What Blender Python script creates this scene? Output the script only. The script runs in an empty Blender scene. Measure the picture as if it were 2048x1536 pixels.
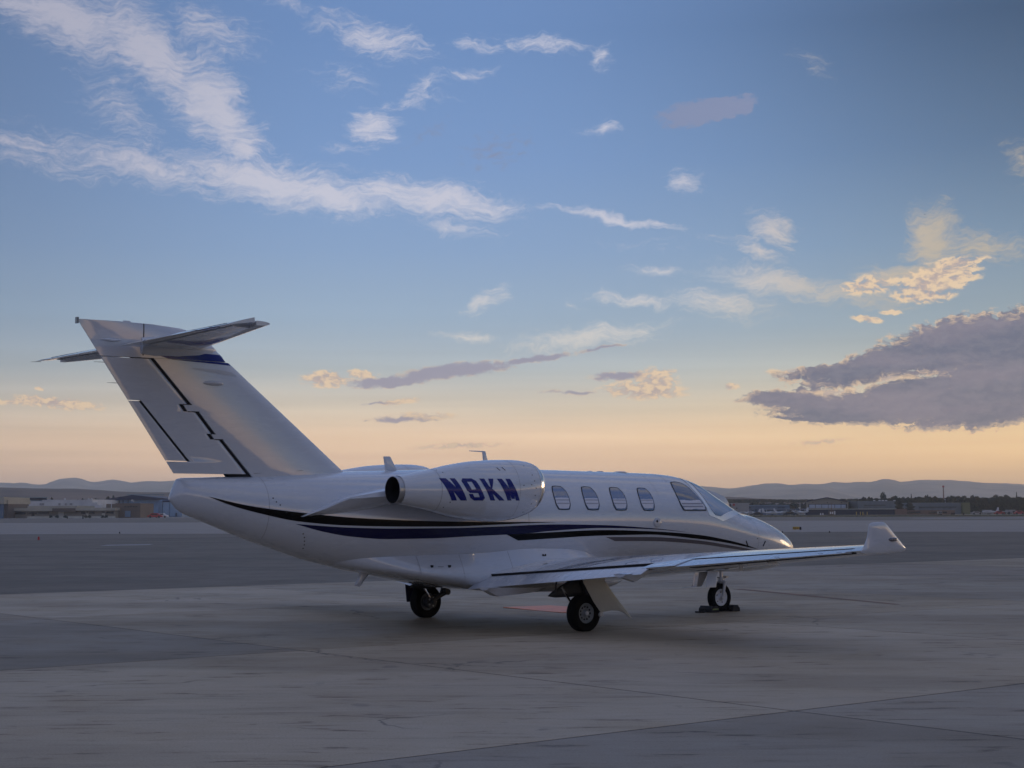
import bpy, bmesh, math, random
import numpy as np
from mathutils import Vector, Matrix
C = bpy.data.collections.new('airfield'); bpy.context.scene.collection.children.link(C)
sc = bpy.context.scene
R = math.radians

# ------------------------------------------------------------------ camera
CAM_H = 1.699
cd = bpy.data.cameras.new('camera'); cam = bpy.data.objects.new('camera', cd); C.objects.link(cam)
cd.sensor_fit = 'HORIZONTAL'; cd.sensor_width = 36.0; cd.lens = 36.0 * 3232.68 / 2048.0
cd.clip_start = 0.1; cd.clip_end = 40000
cam.matrix_world = Matrix.Translation((0, 0, CAM_H)) @ Matrix.Rotation(R(90) + math.atan2(1022 - 768, 3232.68), 4, 'X') @ Matrix.Rotation(-0.003, 4, 'Z')
sc.camera = cam

# ------------------------------------------------------------------ sky (directions in degrees: azimuth from +Y, elevation)
SUN_AZ, SUN_EL = 52.0, 3.5
world = bpy.data.worlds.new('World'); sc.world = world; world.use_nodes = True
wt = world.node_tree; wt.nodes.clear()
class NB:
    def __init__(s, t): s.t = t
    def n(s, typ, ins=None, **kw):
        nd = s.t.nodes.new(typ)
        for k, v in kw.items(): setattr(nd, k, v)
        for k, v in (ins or {}).items():
            if isinstance(v, bpy.types.NodeSocket): s.t.links.new(v, nd.inputs[k])
            else: nd.inputs[k].default_value = v
        return nd
    def m(s, op, a, b=0.0, c=None, clamp=False):
        i = {0: a, 1: b}
        if c is not None: i[2] = c
        return s.n('ShaderNodeMath', i, operation=op, use_clamp=clamp).outputs[0]
    def vm(s, op, a, b=None, sc_=None):
        i = {0: a}
        if b is not None: i[1] = b
        nd = s.n('ShaderNodeVectorMath', i, operation=op)
        if sc_ is not None: nd.inputs['Scale'].default_value = sc_
        return nd
    def ss(s, x, a, b):
        return s.n('ShaderNodeMapRange', {0: x, 1: a, 2: b}, interpolation_type='SMOOTHSTEP').outputs[0]
    def lin(s, x, a, b, c=0.0, d=1.0):
        return s.n('ShaderNodeMapRange', {0: x, 1: a, 2: b, 3: c, 4: d}).outputs[0]
    def mix(s, f, a, b):
        nd = s.n('ShaderNodeMix', data_type='RGBA')
        for k, v in ((0, f), (6, a), (7, b)):
            if isinstance(v, bpy.types.NodeSocket): s.t.links.new(v, nd.inputs[k])
            else: nd.inputs[k].default_value = v if k == 0 else (*v[:3], 1)
        return nd.outputs[2]
    def ramp(s, f, stops, interp='LINEAR'):
        nd = s.n('ShaderNodeValToRGB', {0: f}); cr = nd.color_ramp; cr.interpolation = interp
        while len(cr.elements) < len(stops): cr.elements.new(0.5)
        for e, (p, c) in zip(cr.elements, stops): e.position = p; e.color = (*c, 1)
        return nd.outputs[0]
    def noise(s, v, scale, detail=4, rough=0.5, dist=0.0, out=0):
        return s.n('ShaderNodeTexNoise', {'Vector': v, 'Scale': scale, 'Detail': detail, 'Roughness': rough, 'Distortion': dist}).outputs[out]
    def map(s, v, loc=(0, 0, 0), rot=(0, 0, 0), scl=(1, 1, 1), typ='POINT'):
        return s.n('ShaderNodeMapping', {0: v, 1: loc, 2: rot, 3: scl}, vector_type=typ).outputs[0]
def srgb(r, g, b):
    f = lambda c: ((c / 255) / 12.92 if c / 255 <= 0.04045 else ((c / 255 + 0.055) / 1.055) ** 2.4)
    return (f(r), f(g), f(b))
CIR=[(-15.90,16.77,3.72,1.06,-22,1),(-12.83,15.65,3.37,1.15,-32,1),(-10.55,13.91,2.30,0.97,-55,1),(-9.49,12.59,1.24,0.71,-65,0.9),(-13.65,13.60,2.66,0.97,-45,0.45),(-10.76,16.60,1.95,0.80,-15,0.6),(-17.14,12.40,4.61,0.39,-6,0.6),(-16.81,11.92,5.32,0.39,-8,0.5),(-12.77,11.87,4.61,0.60,-12,0.75),(-8.60,11.50,3.54,0.85,-10,1),(-6.48,11.02,2.48,0.64,-8,1),(-2.56,10.98,2.92,0.64,-8,1),(-4.35,11.23,2.13,0.50,0,0.9),(-2.20,10.02,1.68,0.32,-12,0.5),(-4.99,16.50,2.22,0.64,-16,0.75),(-6.52,16.93,1.06,0.32,-10,0.5),(-1.30,16.34,0.97,0.28,-6,0.6),(1.14,16.30,1.77,0.32,-6,0.7),(3.43,15.88,0.46,0.35,35,0.6),(-3.10,14.82,0.97,0.39,15,0.65),(-3.64,14.35,1.60,0.25,5,0.5),(-1.66,15.31,0.97,0.21,15,0.5),(-4.89,13.48,0.92,0.64,-20,0.85),(-5.97,15.25,1.06,0.53,-10,0.3),(3.14,13.43,0.82,0.27,5,0.7),(-5.78,12.68,1.06,0.25,-5,0.35),(3.70,10.31,2.39,0.19,-8,0.9),(6.21,11.48,0.71,0.39,-25,0.6),(10.85,15.33,0.85,0.35,-22,0.35),(9.53,9.74,0.92,0.60,-25,0.95),(8.73,8.96,0.97,0.25,-18,0.9),(8.48,9.46,2.13,0.18,-5,0.4),(5.47,8.46,1.24,0.19,-3,0.7),(4.94,9.36,1.60,0.28,-5,0.3),(-0.95,7.42,0.85,0.39,25,0.7),(-1.49,6.23,1.15,0.18,-4,0.75),(4.30,7.49,1.42,0.25,-6,0.8),(2.22,7.31,0.43,0.14,0,0.5),(7.57,7.24,1.86,0.53,-10,0.8),(9.50,7.90,2.60,0.5,-10,0.95),(11.56,7.42,2.66,0.50,-8,0.7),(2.78,6.18,2.9,0.42,8,0.85),(14.7,9.3,1.1,1.1,-10,1.0),(14.0,8.2,1.9,0.5,8,0.9),(16.31,8.99,2.2,0.6,-5,0.7),(17.70,11.76,0.53,0.71,0,0.5),(-8.31,17.62,1.42,0.25,-15,0.5)]
WRM=[(14.79,7.86,1.51,0.57,12,0.9),(12.59,7.77,1.24,0.32,8,0.6),(14.44,7.36,1.24,0.28,0,0.7),(15.47,8.43,1.24,0.21,5,0.6),(-6.62,4.66,0.92,0.27,0,0.9),(-5.39,4.84,0.71,0.14,0,0.6),(4.72,4.22,1.68,0.28,-4,0.85),(5.07,4.51,0.97,0.46,-5,0.7),(5.25,4.81,0.71,0.14,5,0.6),(-15.82,3.72,1.68,0.19,-4,0.8),(-16.97,3.72,1.06,0.14,0,0.6),(7.62,4.38,0.35,0.09,0,0.7),(12.40,6.57,0.62,0.11,-5,0.7),(13.34,6.80,0.39,0.09,0,0.7),(-4.15,3.89,1.06,0.11,3,0.5),(-3.09,3.36,1.33,0.14,0,0.5),(-1.85,2.28,2.13,0.11,2,0.45),(10.14,4.79,1.06,0.18,0,0.7),(12.70,4.54,2.48,0.16,4,0.75),(10.82,4.08,1.95,0.16,4,0.7),(11.83,3.39,2.13,0.14,-2,0.5),(-16.24,4.19,0.18,0.07,0,0.6),(10.79,2.38,1.24,0.09,4,0.4)]
GRY=[(14.2,4.2,2.6,0.34,7,1),(16.9,4.6,2.4,0.6,0,1),(13.89,5.28,4.25,0.53,14,1),(15.73,5.61,3.37,0.92,8,1),(18.17,5.36,3.19,1.33,0,1),(12.20,4.88,2.84,0.32,4,1),(9.78,3.89,1.95,0.28,-3,1),(12.85,3.53,4.08,0.57,0,1),(16.51,3.72,4.08,0.92,4,1),(10.80,3.16,1.95,0.12,-4,0.7),(-2.20,4.96,2.66,0.28,7,0.95),(0.64,5.38,1.95,0.12,8,0.8),(-4.33,4.60,1.77,0.21,3,0.9),(3.14,5.73,0.89,0.07,12,0.6),(3.75,4.75,1.06,0.18,0,0.6),(2.24,4.22,1.60,0.09,0,0.45),(-3.97,3.22,1.33,0.14,0,0.55),(-4.68,3.84,0.89,0.07,3,0.5),(7.04,13.96,1.9,0.45,8,0.85),(-0.41,12.73,1.60,0.80,10,0.22),(-2.92,13.38,1.24,0.21,30,0.2)]

def build_sky():
    b = NB(wt)
    gen = b.n('ShaderNodeTexCoord').outputs['Generated']
    sep = b.n('ShaderNodeSeparateXYZ', {0: gen})
    X, Y, Z = sep.outputs
    az = b.m('MULTIPLY', b.m('ARCTAN2', X, Y), 57.29578)
    el = b.m('MULTIPLY', b.m('ARCSINE', Z), 57.29578)
    P = b.n('ShaderNodeCombineXYZ', {0: az, 1: el}).outputs[0]
    # clear-air gradient by elevation (0..90 degrees), warm towards the sunset
    e01 = b.lin(el, 0, 40)
    base = b.ramp(e01, [(0.0, srgb(226, 196, 176)), (0.035, srgb(234, 204, 178)), (0.065, srgb(230, 206, 182)), (0.09, srgb(212, 203, 190)),
                        (0.125, srgb(184, 194, 200)), (0.17, srgb(162, 184, 206)), (0.23, srgb(143, 171, 208)), (0.31, srgb(127, 159, 206)), (0.42, srgb(112, 145, 195)),
                        (0.60, srgb(112, 142, 194)), (1.0, srgb(112, 140, 196))])
    gold = b.ramp(e01, [(0.0, srgb(236, 196, 146)), (0.04, srgb(250, 214, 166)), (0.075, srgb(238, 212, 172)), (0.115, srgb(204, 202, 188)),
                        (0.16, srgb(166, 182, 190)), (0.23, srgb(136, 162, 188)), (0.31, srgb(104, 132, 166)), (0.42, srgb(76, 101, 134)), (0.6, srgb(104, 130, 176)), (1.0, srgb(112, 140, 196))])
    back = b.ramp(e01, [(0.0, srgb(180, 176, 194)), (0.08, srgb(184, 182, 206)), (0.2, srgb(160, 168, 208)), (0.45, srgb(128, 150, 204)), (1.0, srgb(116, 142, 194))])
    f_gold = b.ss(az, -2, 20)
    col = b.mix(f_gold, base, gold)
    f_back = b.ss(b.m('ABSOLUTE', b.m('SUBTRACT', az, 30)), 75, 140)
    col = b.mix(f_back, col, back)
    # cool towards the left edge of the view
    col = b.mix(b.m('MULTIPLY', b.ss(b.m('MULTIPLY', az, -1), 4, 24), 0.28), col, srgb(110, 126, 152))
    lowg = b.ss(el, 6.5, 1.0); hz_ = b.mix(lowg, (1, 1, 1), (1.55, 1.38, 1.12)); col = b.vm('MULTIPLY', col, hz_).outputs[0]
    side = b.ss(b.m('ABSOLUTE', b.m('SUBTRACT', az, 0.5)), 6, 22); side = b.m('MULTIPLY', side, b.ss(el, 0, 14)); col = b.vm('SCALE', col); b.t.links.new(b.m('MULTIPLY_ADD', side, -0.22, 1.0), col.inputs['Scale']); col = col.outputs[0]
    # sunset glow low in the sky, beyond the view to the right
    dz = b.m('DIVIDE', b.m('SUBTRACT', az, SUN_AZ - -3.0), 13.0); de = b.m('DIVIDE', b.m('SUBTRACT', el, 1.5), 5.0)
    g = b.m('EXPONENT', b.m('MULTIPLY', b.m('ADD', b.m('MULTIPLY', dz, dz), b.m('MULTIPLY', de, de)), -1.0))
    glow = b.vm('SCALE', (1.0, 0.62, 0.30)); b.t.links.new(b.m('MULTIPLY', g, 2.4), glow.inputs['Scale'])
    col = b.vm('ADD', col, glow.outputs[0]).outputs[0]
    # faint slanting bands of shade low in the sky
    band = b.noise(b.map(P, rot=(0, 0, R(-5)), scl=(0.035, 1.1, 1)), 1.0, 3, 0.55)
    bf = b.m('MULTIPLY', b.m('SUBTRACT', band, 0.5), b.ss(el, 9, 2))
    col = b.vm('SCALE', col); b.t.links.new(b.m('ADD', b.m('MULTIPLY', bf, 0.55), 1.0), col.inputs['Scale']); col = col.outputs[0]
    # warped coordinates for the clouds
    w1 = b.vm('SUBTRACT', b.noise(P, 0.55, 3, 0.55, out=1), (0.5, 0.5, 0.5)).outputs[0]
    w2 = b.vm('SUBTRACT', b.noise(P, 2.6, 3, 0.6, out=1), (0.5, 0.5, 0.5)).outputs[0]
    Pw = b.vm('ADD', b.vm('ADD', P, b.vm('MULTIPLY', w1, (2.4, 1.0, 0)).outputs[0]).outputs[0], b.vm('MULTIPLY', w2, (0.5, 0.28, 0)).outputs[0]).outputs[0]
    Pg = b.vm('ADD', b.vm('ADD', P, b.vm('MULTIPLY', w1, (1.0, 0.35, 0)).outputs[0]).outputs[0], b.vm('MULTIPLY', w2, (0.4, 0.2, 0)).outputs[0]).outputs[0]
    def field(p, L, dep=None):
        acc = None
        for k_, (a, e, ra, re, rot, w) in enumerate(L):
            src = acc if acc is not None else dep
            if k_ % 10 == 0 and src is not None:      # keeps the shader evaluating in short batches
                p = b.vm('ADD', p, b.n('ShaderNodeCombineXYZ', {0: b.m('MULTIPLY', src, 1e-7)}).outputs[0]).outputs[0]
            q = b.map(p, (a, e, 0), (0, 0, R(rot)), (ra, re, 1000), 'TEXTURE')
            ln = b.vm('LENGTH', q).outputs[1]
            v = b.m('MULTIPLY_ADD', ln, -w, w)
            acc = v if acc is None else b.m('MAXIMUM', acc, v)
        return acc
    # high streaky cirrus
    F1 = field(Pw, [(a, e, ra * 1.35, re * 1.45, rot, w) for a, e, ra, re, rot, w in CIR])
    n1 = b.noise(b.map(b.vm('ADD', P, b.vm('MULTIPLY', w1, (3.0, 2.0, 0)).outputs[0]).outputs[0], rot=(0, 0, R(38)), scl=(0.55, 4.2, 1)), 1.0, 9, 0.68)
    n2 = b.noise(b.map(Pw, rot=(0, 0, R(10)), scl=(0.9, 3.2, 1)), 2.2, 9, 0.68)
    n12 = b.m('ADD', b.m('MULTIPLY', n1, 0.55), b.m('MULTIPLY', n2, 0.45))
    d1 = b.ss(b.m('MULTIPLY_ADD', b.m('SUBTRACT', n12, 0.54), 2.7, b.m('MULTIPLY', F1, 1.25)), 0.0, 1.05)
    d1 = b.m('MULTIPLY', d1, b.ss(F1, -0.28, 0.22))
    veil = b.m('MULTIPLY', b.ss(b.noise(b.map(gen, scl=(2.0, 5.0, 2.0)), 1.6, 6, 0.6), 0.38, 0.66), b.m('MULTIPLY', b.ss(el, 19, 34), 0.75))  # cloud veil overhead, out of view, added to brighten and neutralise the light
    d1 = b.m('MAXIMUM', d1, veil)
    ccol = b.mix(b.ss(el, 11, 4.5), srgb(216, 214, 226), srgb(228, 222, 212))
    ccol = b.mix(b.ss(az, 4, 16), ccol, srgb(206, 190, 166))
    ccol = b.mix(b.m('MULTIPLY', b.ss(b.m('ADD', b.m('MULTIPLY', az, -1), b.m('MULTIPLY', el, 0.8)), 14, 30), 0.5), ccol, srgb(150, 150, 172))
    col = b.mix(b.m('MULTIPLY', d1, 0.86), col, ccol)
    # small sunlit puffs
    nb = b.noise(b.map(Pg, scl=(0.8, 1.5, 1)), 3.0, 7, 0.58)
    F2 = field(Pg, [(a, e, ra * 1.15, re * 1.4, rot, w) for a, e, ra, re, rot, w in WRM], d1)
    d2 = b.ss(b.m('MULTIPLY_ADD', b.m('SUBTRACT', nb, 0.47), 2.6, F2), 0.05, 0.5)
    d2 = b.m('MULTIPLY', d2, b.ss(F2, 0.0, 0.25))
    wcol = b.mix(b.ss(nb, 0.40, 0.58), srgb(196, 176, 170), srgb(248, 218, 180))
    col = b.mix(b.m('MULTIPLY', d2, 0.92), col, wcol)
    # shaded grey cloud banks with lit rims
    F3 = field(Pg, [(a, e, ra * 1.12, re * 1.25, rot, w) for a, e, ra, re, rot, w in GRY], d2)
    f3 = b.m('MULTIPLY_ADD', b.m('SUBTRACT', nb, 0.5), 1.15, F3)
    d3 = b.ss(f3, 0.05, b.lin(az, 3, 9, 0.42, 0.24))
    d3 = b.m('MULTIPLY', d3, b.ss(F3, -0.02, 0.08))
    up = b.noise(b.map(b.vm('ADD', Pg, (0.0, -0.16, 0)).outputs[0], scl=(0.8, 1.5, 1)), 3.0, 5, 0.58)
    lit = b.m('MULTIPLY', b.ss(f3, 0.46, 0.14), b.ss(b.m('SUBTRACT', nb, up), -0.05, 0.07))
    soft = b.noise(b.map(Pg, scl=(0.25, 1.2, 1)), 1.0, 4, 0.5)
    gcol = b.mix(b.ss(soft, 0.35, 0.68), srgb(104, 109, 132), srgb(134, 128, 145)); gcol = b.mix(b.m('MULTIPLY', b.ss(nb, 0.40, 0.62), 0.2), gcol, srgb(168, 160, 166))
    gcol = b.mix(b.ss(az, 9, 3), gcol, srgb(158, 152, 172))
    gcol = b.mix(b.ss(el, 9, 11), gcol, srgb(138, 148, 180))
    gcol = b.mix(b.m('MULTIPLY', lit, b.ss(el, 10, 8)), gcol, srgb(232, 202, 170))
    col = b.mix(b.m('MULTIPLY', d3, b.lin(az, 3, 9, 0.82, 0.96)), col, gcol)
    # physical twilight sky adds its own colour
    sky = b.n('ShaderNodeTexSky', sky_type='NISHITA', sun_disc=False, sun_elevation=R(SUN_EL), sun_rotation=R(SUN_AZ), altitude=850, air_density=1.0, dust_density=1.5, ozone_density=1.5)
    bg1 = b.n('ShaderNodeBackground', {0: col, 1: 1.0})
    bg2 = b.n('ShaderNodeBackground', {0: sky.outputs[0], 1: 0.05})
    mx = b.n('ShaderNodeMixShader', {0: 0.06, 1: bg1.outputs[0], 2: bg2.outputs[0]})
    b.n('ShaderNodeOutputWorld', {0: mx.outputs[0]})
build_sky()
world.cycles.sampling_method = 'MANUAL'; world.cycles.sample_map_resolution = 1024

sd = bpy.data.lights.new('sun', 'SUN'); sun = bpy.data.objects.new('sun', sd); C.objects.link(sun)
sd.energy = 0.22; sd.angle = R(14); sd.color = (1.0, 0.74, 0.48)
dv = Vector((math.sin(R(SUN_AZ)) * math.cos(R(SUN_EL)), math.cos(R(SUN_AZ)) * math.cos(R(SUN_EL)), math.sin(R(SUN_EL))))
sun.rotation_euler = dv.to_track_quat('Z', 'Y').to_euler()
vs = sc.view_settings; vs.view_transform = 'Standard'; vs.look = 'None'; vs.gamma = 1; vs.use_curve_mapping = False; vs.exposure = 0.0
sc.cycles.max_bounces = 8; sc.cycles.diffuse_bounces = 3; sc.cycles.glossy_bounces = 4; sc.cycles.transmission_bounces = 4; sc.cycles.volume_bounces = 1
sc.cycles.caustics_reflective = False; sc.cycles.caustics_refractive = False; sc.cycles.sample_clamp_indirect = 6
sc.cycles.use_denoising = True; sc.cycles.use_adaptive_sampling = True; sc.cycles.adaptive_threshold = 0.02

# ------------------------------------------------------------------ helpers
def mat(name, color=(0.5, 0.5, 0.5), rough=0.5, metal=0.0, spec=0.5, coat=0.0, var=0.0, vscale=3.0, bump=0.0, bscale=40.0):
    m = bpy.data.materials.new(name); m.use_nodes = True
    b = NB(m.node_tree); p = m.node_tree.nodes['Principled BSDF']
    p.inputs['Base Color'].default_value = (*color, 1); p.inputs['Roughness'].default_value = rough
    p.inputs['Metallic'].default_value = metal; p.inputs['Specular IOR Level'].default_value = spec; p.inputs['Coat Weight'].default_value = coat
    p.inputs['Coat Roughness'].default_value = 0.04
    tc = b.n('ShaderNodeTexCoord').outputs['Object']
    if var > 0:
        nz = b.noise(tc, vscale, 5, 0.6)
        c = b.mix(b.ss(nz, 0.3, 0.7), tuple(x * (1 - var) for x in color), tuple(min(1, x * (1 + var)) for x in color))
        b.t.links.new(c, p.inputs['Base Color'])
        b.t.links.new(b.lin(nz, 0.3, 0.7, max(0.02, rough * 0.85), min(1, rough * 1.2)), p.inputs['Roughness'])
    if bump > 0:
        bp_ = b.n('ShaderNodeBump', {'Strength': bump, 'Distance': 0.01, 'Height': b.noise(tc, bscale, 4, 0.6)})
        b.t.links.new(bp_.outputs[0], p.inputs['Normal'])
    return m
def mesh_obj(name, verts, faces, m, parent=None, smooth=True, recalc=True, angle=35, **props):
    me = bpy.data.meshes.new(name); me.from_pydata([tuple(v) for v in verts], [], faces)
    if recalc:
        bm = bmesh.new(); bm.from_mesh(me); bmesh.ops.remove_doubles(bm, verts=bm.verts, dist=1e-5)
        bmesh.ops.recalc_face_normals(bm, faces=bm.faces)
        if smooth:
            for f in bm.faces: f.smooth = True
            for e in bm.edges:
                if len(e.link_faces) == 2 and e.calc_face_angle(0) > R(angle): e.smooth = False
        bm.to_mesh(me); bm.free()
    ms = m if isinstance(m, (list, tuple)) else [m]
    for x in ms: me.materials.append(x)
    o = bpy.data.objects.new(name, me); C.objects.link(o)
    if parent: o.parent = parent
    for k, v in props.items(): o[k] = v
    return o
def empty(name, loc, rz=0, **props):
    o = bpy.data.objects.new(name, None); C.objects.link(o); o.location = loc; o.rotation_euler = (0, 0, rz); o.empty_display_size = 0.3
    for k, v in props.items(): o[k] = v
    return o
class MB:
    def __init__(s): s.v = []; s.f = []
    def add(s, vs, fs):
        n = len(s.v); s.v += [tuple(x) for x in vs]; s.f += [tuple(i + n for i in f) for f in fs]; return s
    def box(s, c, d, rz=0.0, top=1.0):
        cx, cy, cz = c; a, b_, h = d[0] / 2, d[1] / 2, d[2] / 2; cs, sn = math.cos(rz), math.sin(rz); vs = []
        for z, k in ((-h, 1.0), (h, top)):
            for x, y in ((-a, -b_), (a, -b_), (a, b_), (-a, b_)):
                x *= k; y *= k; vs.append((cx + x * cs - y * sn, cy + x * sn + y * cs, cz + z))
        return s.add(vs, [(3, 2, 1, 0), (4, 5, 6, 7), (0, 1, 5, 4), (1, 2, 6, 5), (2, 3, 7, 6), (3, 0, 4, 7)])
    def tube(s, p, q, r0, r1=None, n=12):
        r1 = r0 if r1 is None else r1; p = Vector(p); q = Vector(q); d = (q - p).normalized()
        a = d.orthogonal().normalized(); b_ = d.cross(a); vs = []
        for c, r in ((p, r0), (q, r1)):
            for i in range(n): t = 2 * math.pi * i / n; vs.append(c + a * r * math.cos(t) + b_ * r * math.sin(t))
        return s.add(vs, [tuple(range(n))[::-1], tuple(range(n, 2 * n))] + [(i, (i + 1) % n, n + (i + 1) % n, n + i) for i in range(n)])
    def lathe(s, c, axis, prof, n=40):
        """prof: list of (distance along axis, radius)"""
        c = Vector(c); d = Vector(axis).normalized(); a = d.orthogonal().normalized(); b_ = d.cross(a); vs = []; fs = []
        for (t, r) in prof:
            for i in range(n): w = 2 * math.pi * i / n; vs.append(c + d * t + a * r * math.cos(w) + b_ * r * math.sin(w))
        for j in range(len(prof) - 1):
            for i in range(n): fs.append((j * n + i, j * n + (i + 1) % n, (j + 1) * n + (i + 1) % n, (j + 1) * n + i))
        return s.add(vs, fs)
    def obj(s, name, m, parent=None, **k): return mesh_obj(name, s.v, s.f, m, parent, **k)
def grid_faces(nu, nv, closed_v=False):
    fs = []
    for i in range(nu - 1):
        for j in range(nv if closed_v else nv - 1):
            k = (j + 1) % nv; fs.append((i * nv + j, i * nv + k, (i + 1) * nv + k, (i + 1) * nv + j))
    return fs
def pchip(x, xs, ys):
    x = np.asarray(x, float); xs = np.asarray(xs, float); ys = np.asarray(ys, float)
    h = np.diff(xs); d = np.diff(ys) / h; m = np.zeros(len(xs))
    for i in range(1, len(xs) - 1):
        if d[i - 1] * d[i] > 0:
            w1 = 2 * h[i] + h[i - 1]; w2 = h[i] + 2 * h[i - 1]; m[i] = (w1 + w2) / (w1 / d[i - 1] + w2 / d[i])
    m[0] = d[0]; m[-1] = d[-1]
    k = np.clip(np.searchsorted(xs, x) - 1, 0, len(xs) - 2); t = (x - xs[k]) / h[k]
    return (1 + 2 * t) * (1 - t) ** 2 * ys[k] + t * (1 - t) ** 2 * h[k] * m[k] + t * t * (3 - 2 * t) * ys[k + 1] + t * t * (t - 1) * h[k] * m[k + 1]

# ------------------------------------------------------------------ materials
def paint_mat(name, col, bump=0.10):
    m = mat(name, col, 0.30, coat=1.0, spec=0.5)
    m.node_tree.nodes['Principled BSDF'].inputs['Coat IOR'].default_value = 1.75
    b = NB(m.node_tree); p = m.node_tree.nodes['Principled BSDF']; tc = b.n('ShaderNodeTexCoord').outputs['Object']
    big = b.noise(tc, 1.3, 3, 0.5); small = b.noise(tc, 7, 4, 0.6)
    h = b.m('ADD', b.m('MULTIPLY', big, 1.0), b.m('MULTIPLY', small, 0.08))
    bp_ = b.n('ShaderNodeBump', {'Strength': bump, 'Distance': 0.010, 'Height': big})
    b.t.links.new(bp_.outputs[0], p.inputs['Normal']); b.t.links.new(bp_.outputs[0], p.inputs['Coat Normal'])
    dirt = b.ss(b.noise(b.map(tc, scl=(0.6, 2, 3)), 2.5, 6, 0.65), 0.35, 0.75)
    b.t.links.new(b.mix(b.m('MULTIPLY', dirt, 0.10), col, tuple(c * 0.6 for c in col)), p.inputs['Base Color'])
    b.t.links.new(b.lin(dirt, 0, 1, 0.25, 0.33), p.inputs['Roughness'])
    return m
M = {}
M['white'] = paint_mat('white_paint', (0.57, 0.60, 0.655)); M['wing'] = paint_mat('wing_white_paint', (0.57, 0.60, 0.66), 0.03)
M['navy'] = mat('navy_stripe_paint', (0.002, 0.003, 0.045), 0.25, spec=0.25, coat=0.15)
M['blue'] = mat('blue_stripe_paint', (0.006, 0.012, 0.16), 0.22, spec=0.3, coat=0.3)
M['black'] = mat('black_stripe_paint', (0.002, 0.002, 0.003), 0.28, spec=0.15, coat=0.0)
M['silver'] = mat('grey_stripe_paint', (0.11, 0.10, 0.115), 0.3, coat=0.6)
M['pale'] = mat('pale_grey_stripe_paint', (0.50, 0.51, 0.54), 0.25, coat=0.6)
M['chrome'] = mat('polished_metal', (0.92, 0.92, 0.92), 0.12, 1.0, var=0.02, vscale=5)
M['frame'] = mat('brushed_frame_metal', (0.95, 0.94, 0.92), 0.33, 1.0)
M['metal'] = mat('bare_metal', (0.45, 0.45, 0.47), 0.35, 1.0, var=0.1)
M['dark'] = mat('dark_gap', (0.006, 0.006, 0.008), 0.7)
M['seam'] = mat('panel_seam', (0.22, 0.22, 0.24), 0.6)
M['rubber'] = mat('tyre_rubber', (0.006, 0.006, 0.0065), 0.8, spec=0.12, var=0.25, vscale=12, bump=0.2)
M['rimw'] = mat('white_wheel_enamel', (0.55, 0.56, 0.58), 0.35, coat=0.3, var=0.12, vscale=9)
M['rimg'] = mat('grey_wheel_enamel', (0.22, 0.24, 0.25), 0.45, var=0.15, vscale=9)
M['gear'] = mat('gear_leg_paint', (0.05, 0.055, 0.06), 0.5, var=0.2)
M['gearw'] = mat('white_gear_paint', (0.50, 0.51, 0.52), 0.4, var=0.1)
M['cream'] = mat('door_inner_paint', (0.46, 0.46, 0.42), 0.5, var=0.05)
M['boot'] = mat('boot_rubber', (0.02, 0.02, 0.022), 0.5)
def glass_mat(name, tint, metal):
    m = mat(name, tint, 0.06, metal, spec=0.9, coat=1.0)
    return m
M['cabin_glass'] = glass_mat('cabin_window_glass', (0.24, 0.27, 0.34), 0.75)
M['cockpit_glass'] = glass_mat('cockpit_window_glass', (0.20, 0.21, 0.24), 0.7)
M['ws_glass'] = glass_mat('windshield_glass', (0.50, 0.52, 0.56), 0.8)
M['lens'] = glass_mat('lamp_lens', (0.10, 0.10, 0.13), 0.5)

# ------------------------------------------------------------------ the jet.  Local frame: x forward, s to starboard (y = -s), z up, origin under the nose wheel
jet = empty('business_jet', (3.482, 27.451, 0), R(37.926), label='white twin-engine business jet with blue and black stripes parked on the apron', category='jet')
def L(x, s, z): return (x, -s, z)
FX = [-10.12,-9.99,-9.67,-9.45,-8.92,-8.45,-8.14,-7.73,-7.32,-6.9,-6.4,-5.5,-4,-2.75,-1.56,-1.22,-0.82,-0.42,0.05,0.26,0.61,1.02,1.39,1.60,1.70,1.745]
FT = [1.90,2.145,2.155,2.165,2.18,2.205,2.225,2.245,2.265,2.28,2.295,2.325,2.335,2.32,2.30,2.275,2.19,2.00,1.76,1.68,1.615,1.49,1.335,1.20,1.10,1.0]
FB = [1.86,1.72,1.585,1.50,1.30,1.15,1.05,0.95,0.86,0.80,0.76,0.75,0.75,0.75,0.72,0.71,0.69,0.68,0.665,0.66,0.66,0.68,0.74,0.82,0.90,1.0]
FW = [0.02,0.13,0.235,0.295,0.41,0.495,0.55,0.61,0.66,0.70,0.745,0.79,0.79,0.79,0.785,0.775,0.75,0.715,0.675,0.655,0.60,0.50,0.36,0.235,0.13,0.0]
FC = [1.88,1.93,1.88,1.84,1.76,1.70,1.66,1.62,1.58,1.56,1.55,1.54,1.54,1.54,1.50,1.48,1.44,1.38,1.30,1.26,1.20,1.12,1.05,1.02,1.0,1.0]
def fus(x):
    x = float(min(max(x, FX[0]), FX[-1])); return [float(pchip(x, FX, a)) for a in (FT, FB, FW, FC)]
def ysurf(x, z):
    t, b, w, c = fus(x); h = (t - c) if z > c else (c - b); q = 1 - ((z - c) / max(h, 1e-6)) ** 2
    return w * math.sqrt(max(q, 0))
def fpt(x, th, off=0.0):
    """point on the fuselage skin, th = angle from the top (0) to the side (pi/2) and the keel (pi); returns x, s, z"""
    t, b, w, c = fus(x); ct, st = math.cos(th), math.sin(th)
    h = (t - c) if ct > 0 else (c - b)
    s, z = w * st, c + h * ct
    nx, nz = st / max(w, .02), ct / max(h, .02); l = math.hypot(nx, nz); return (x, s + off * nx / l, z + off * nz / l)
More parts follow.
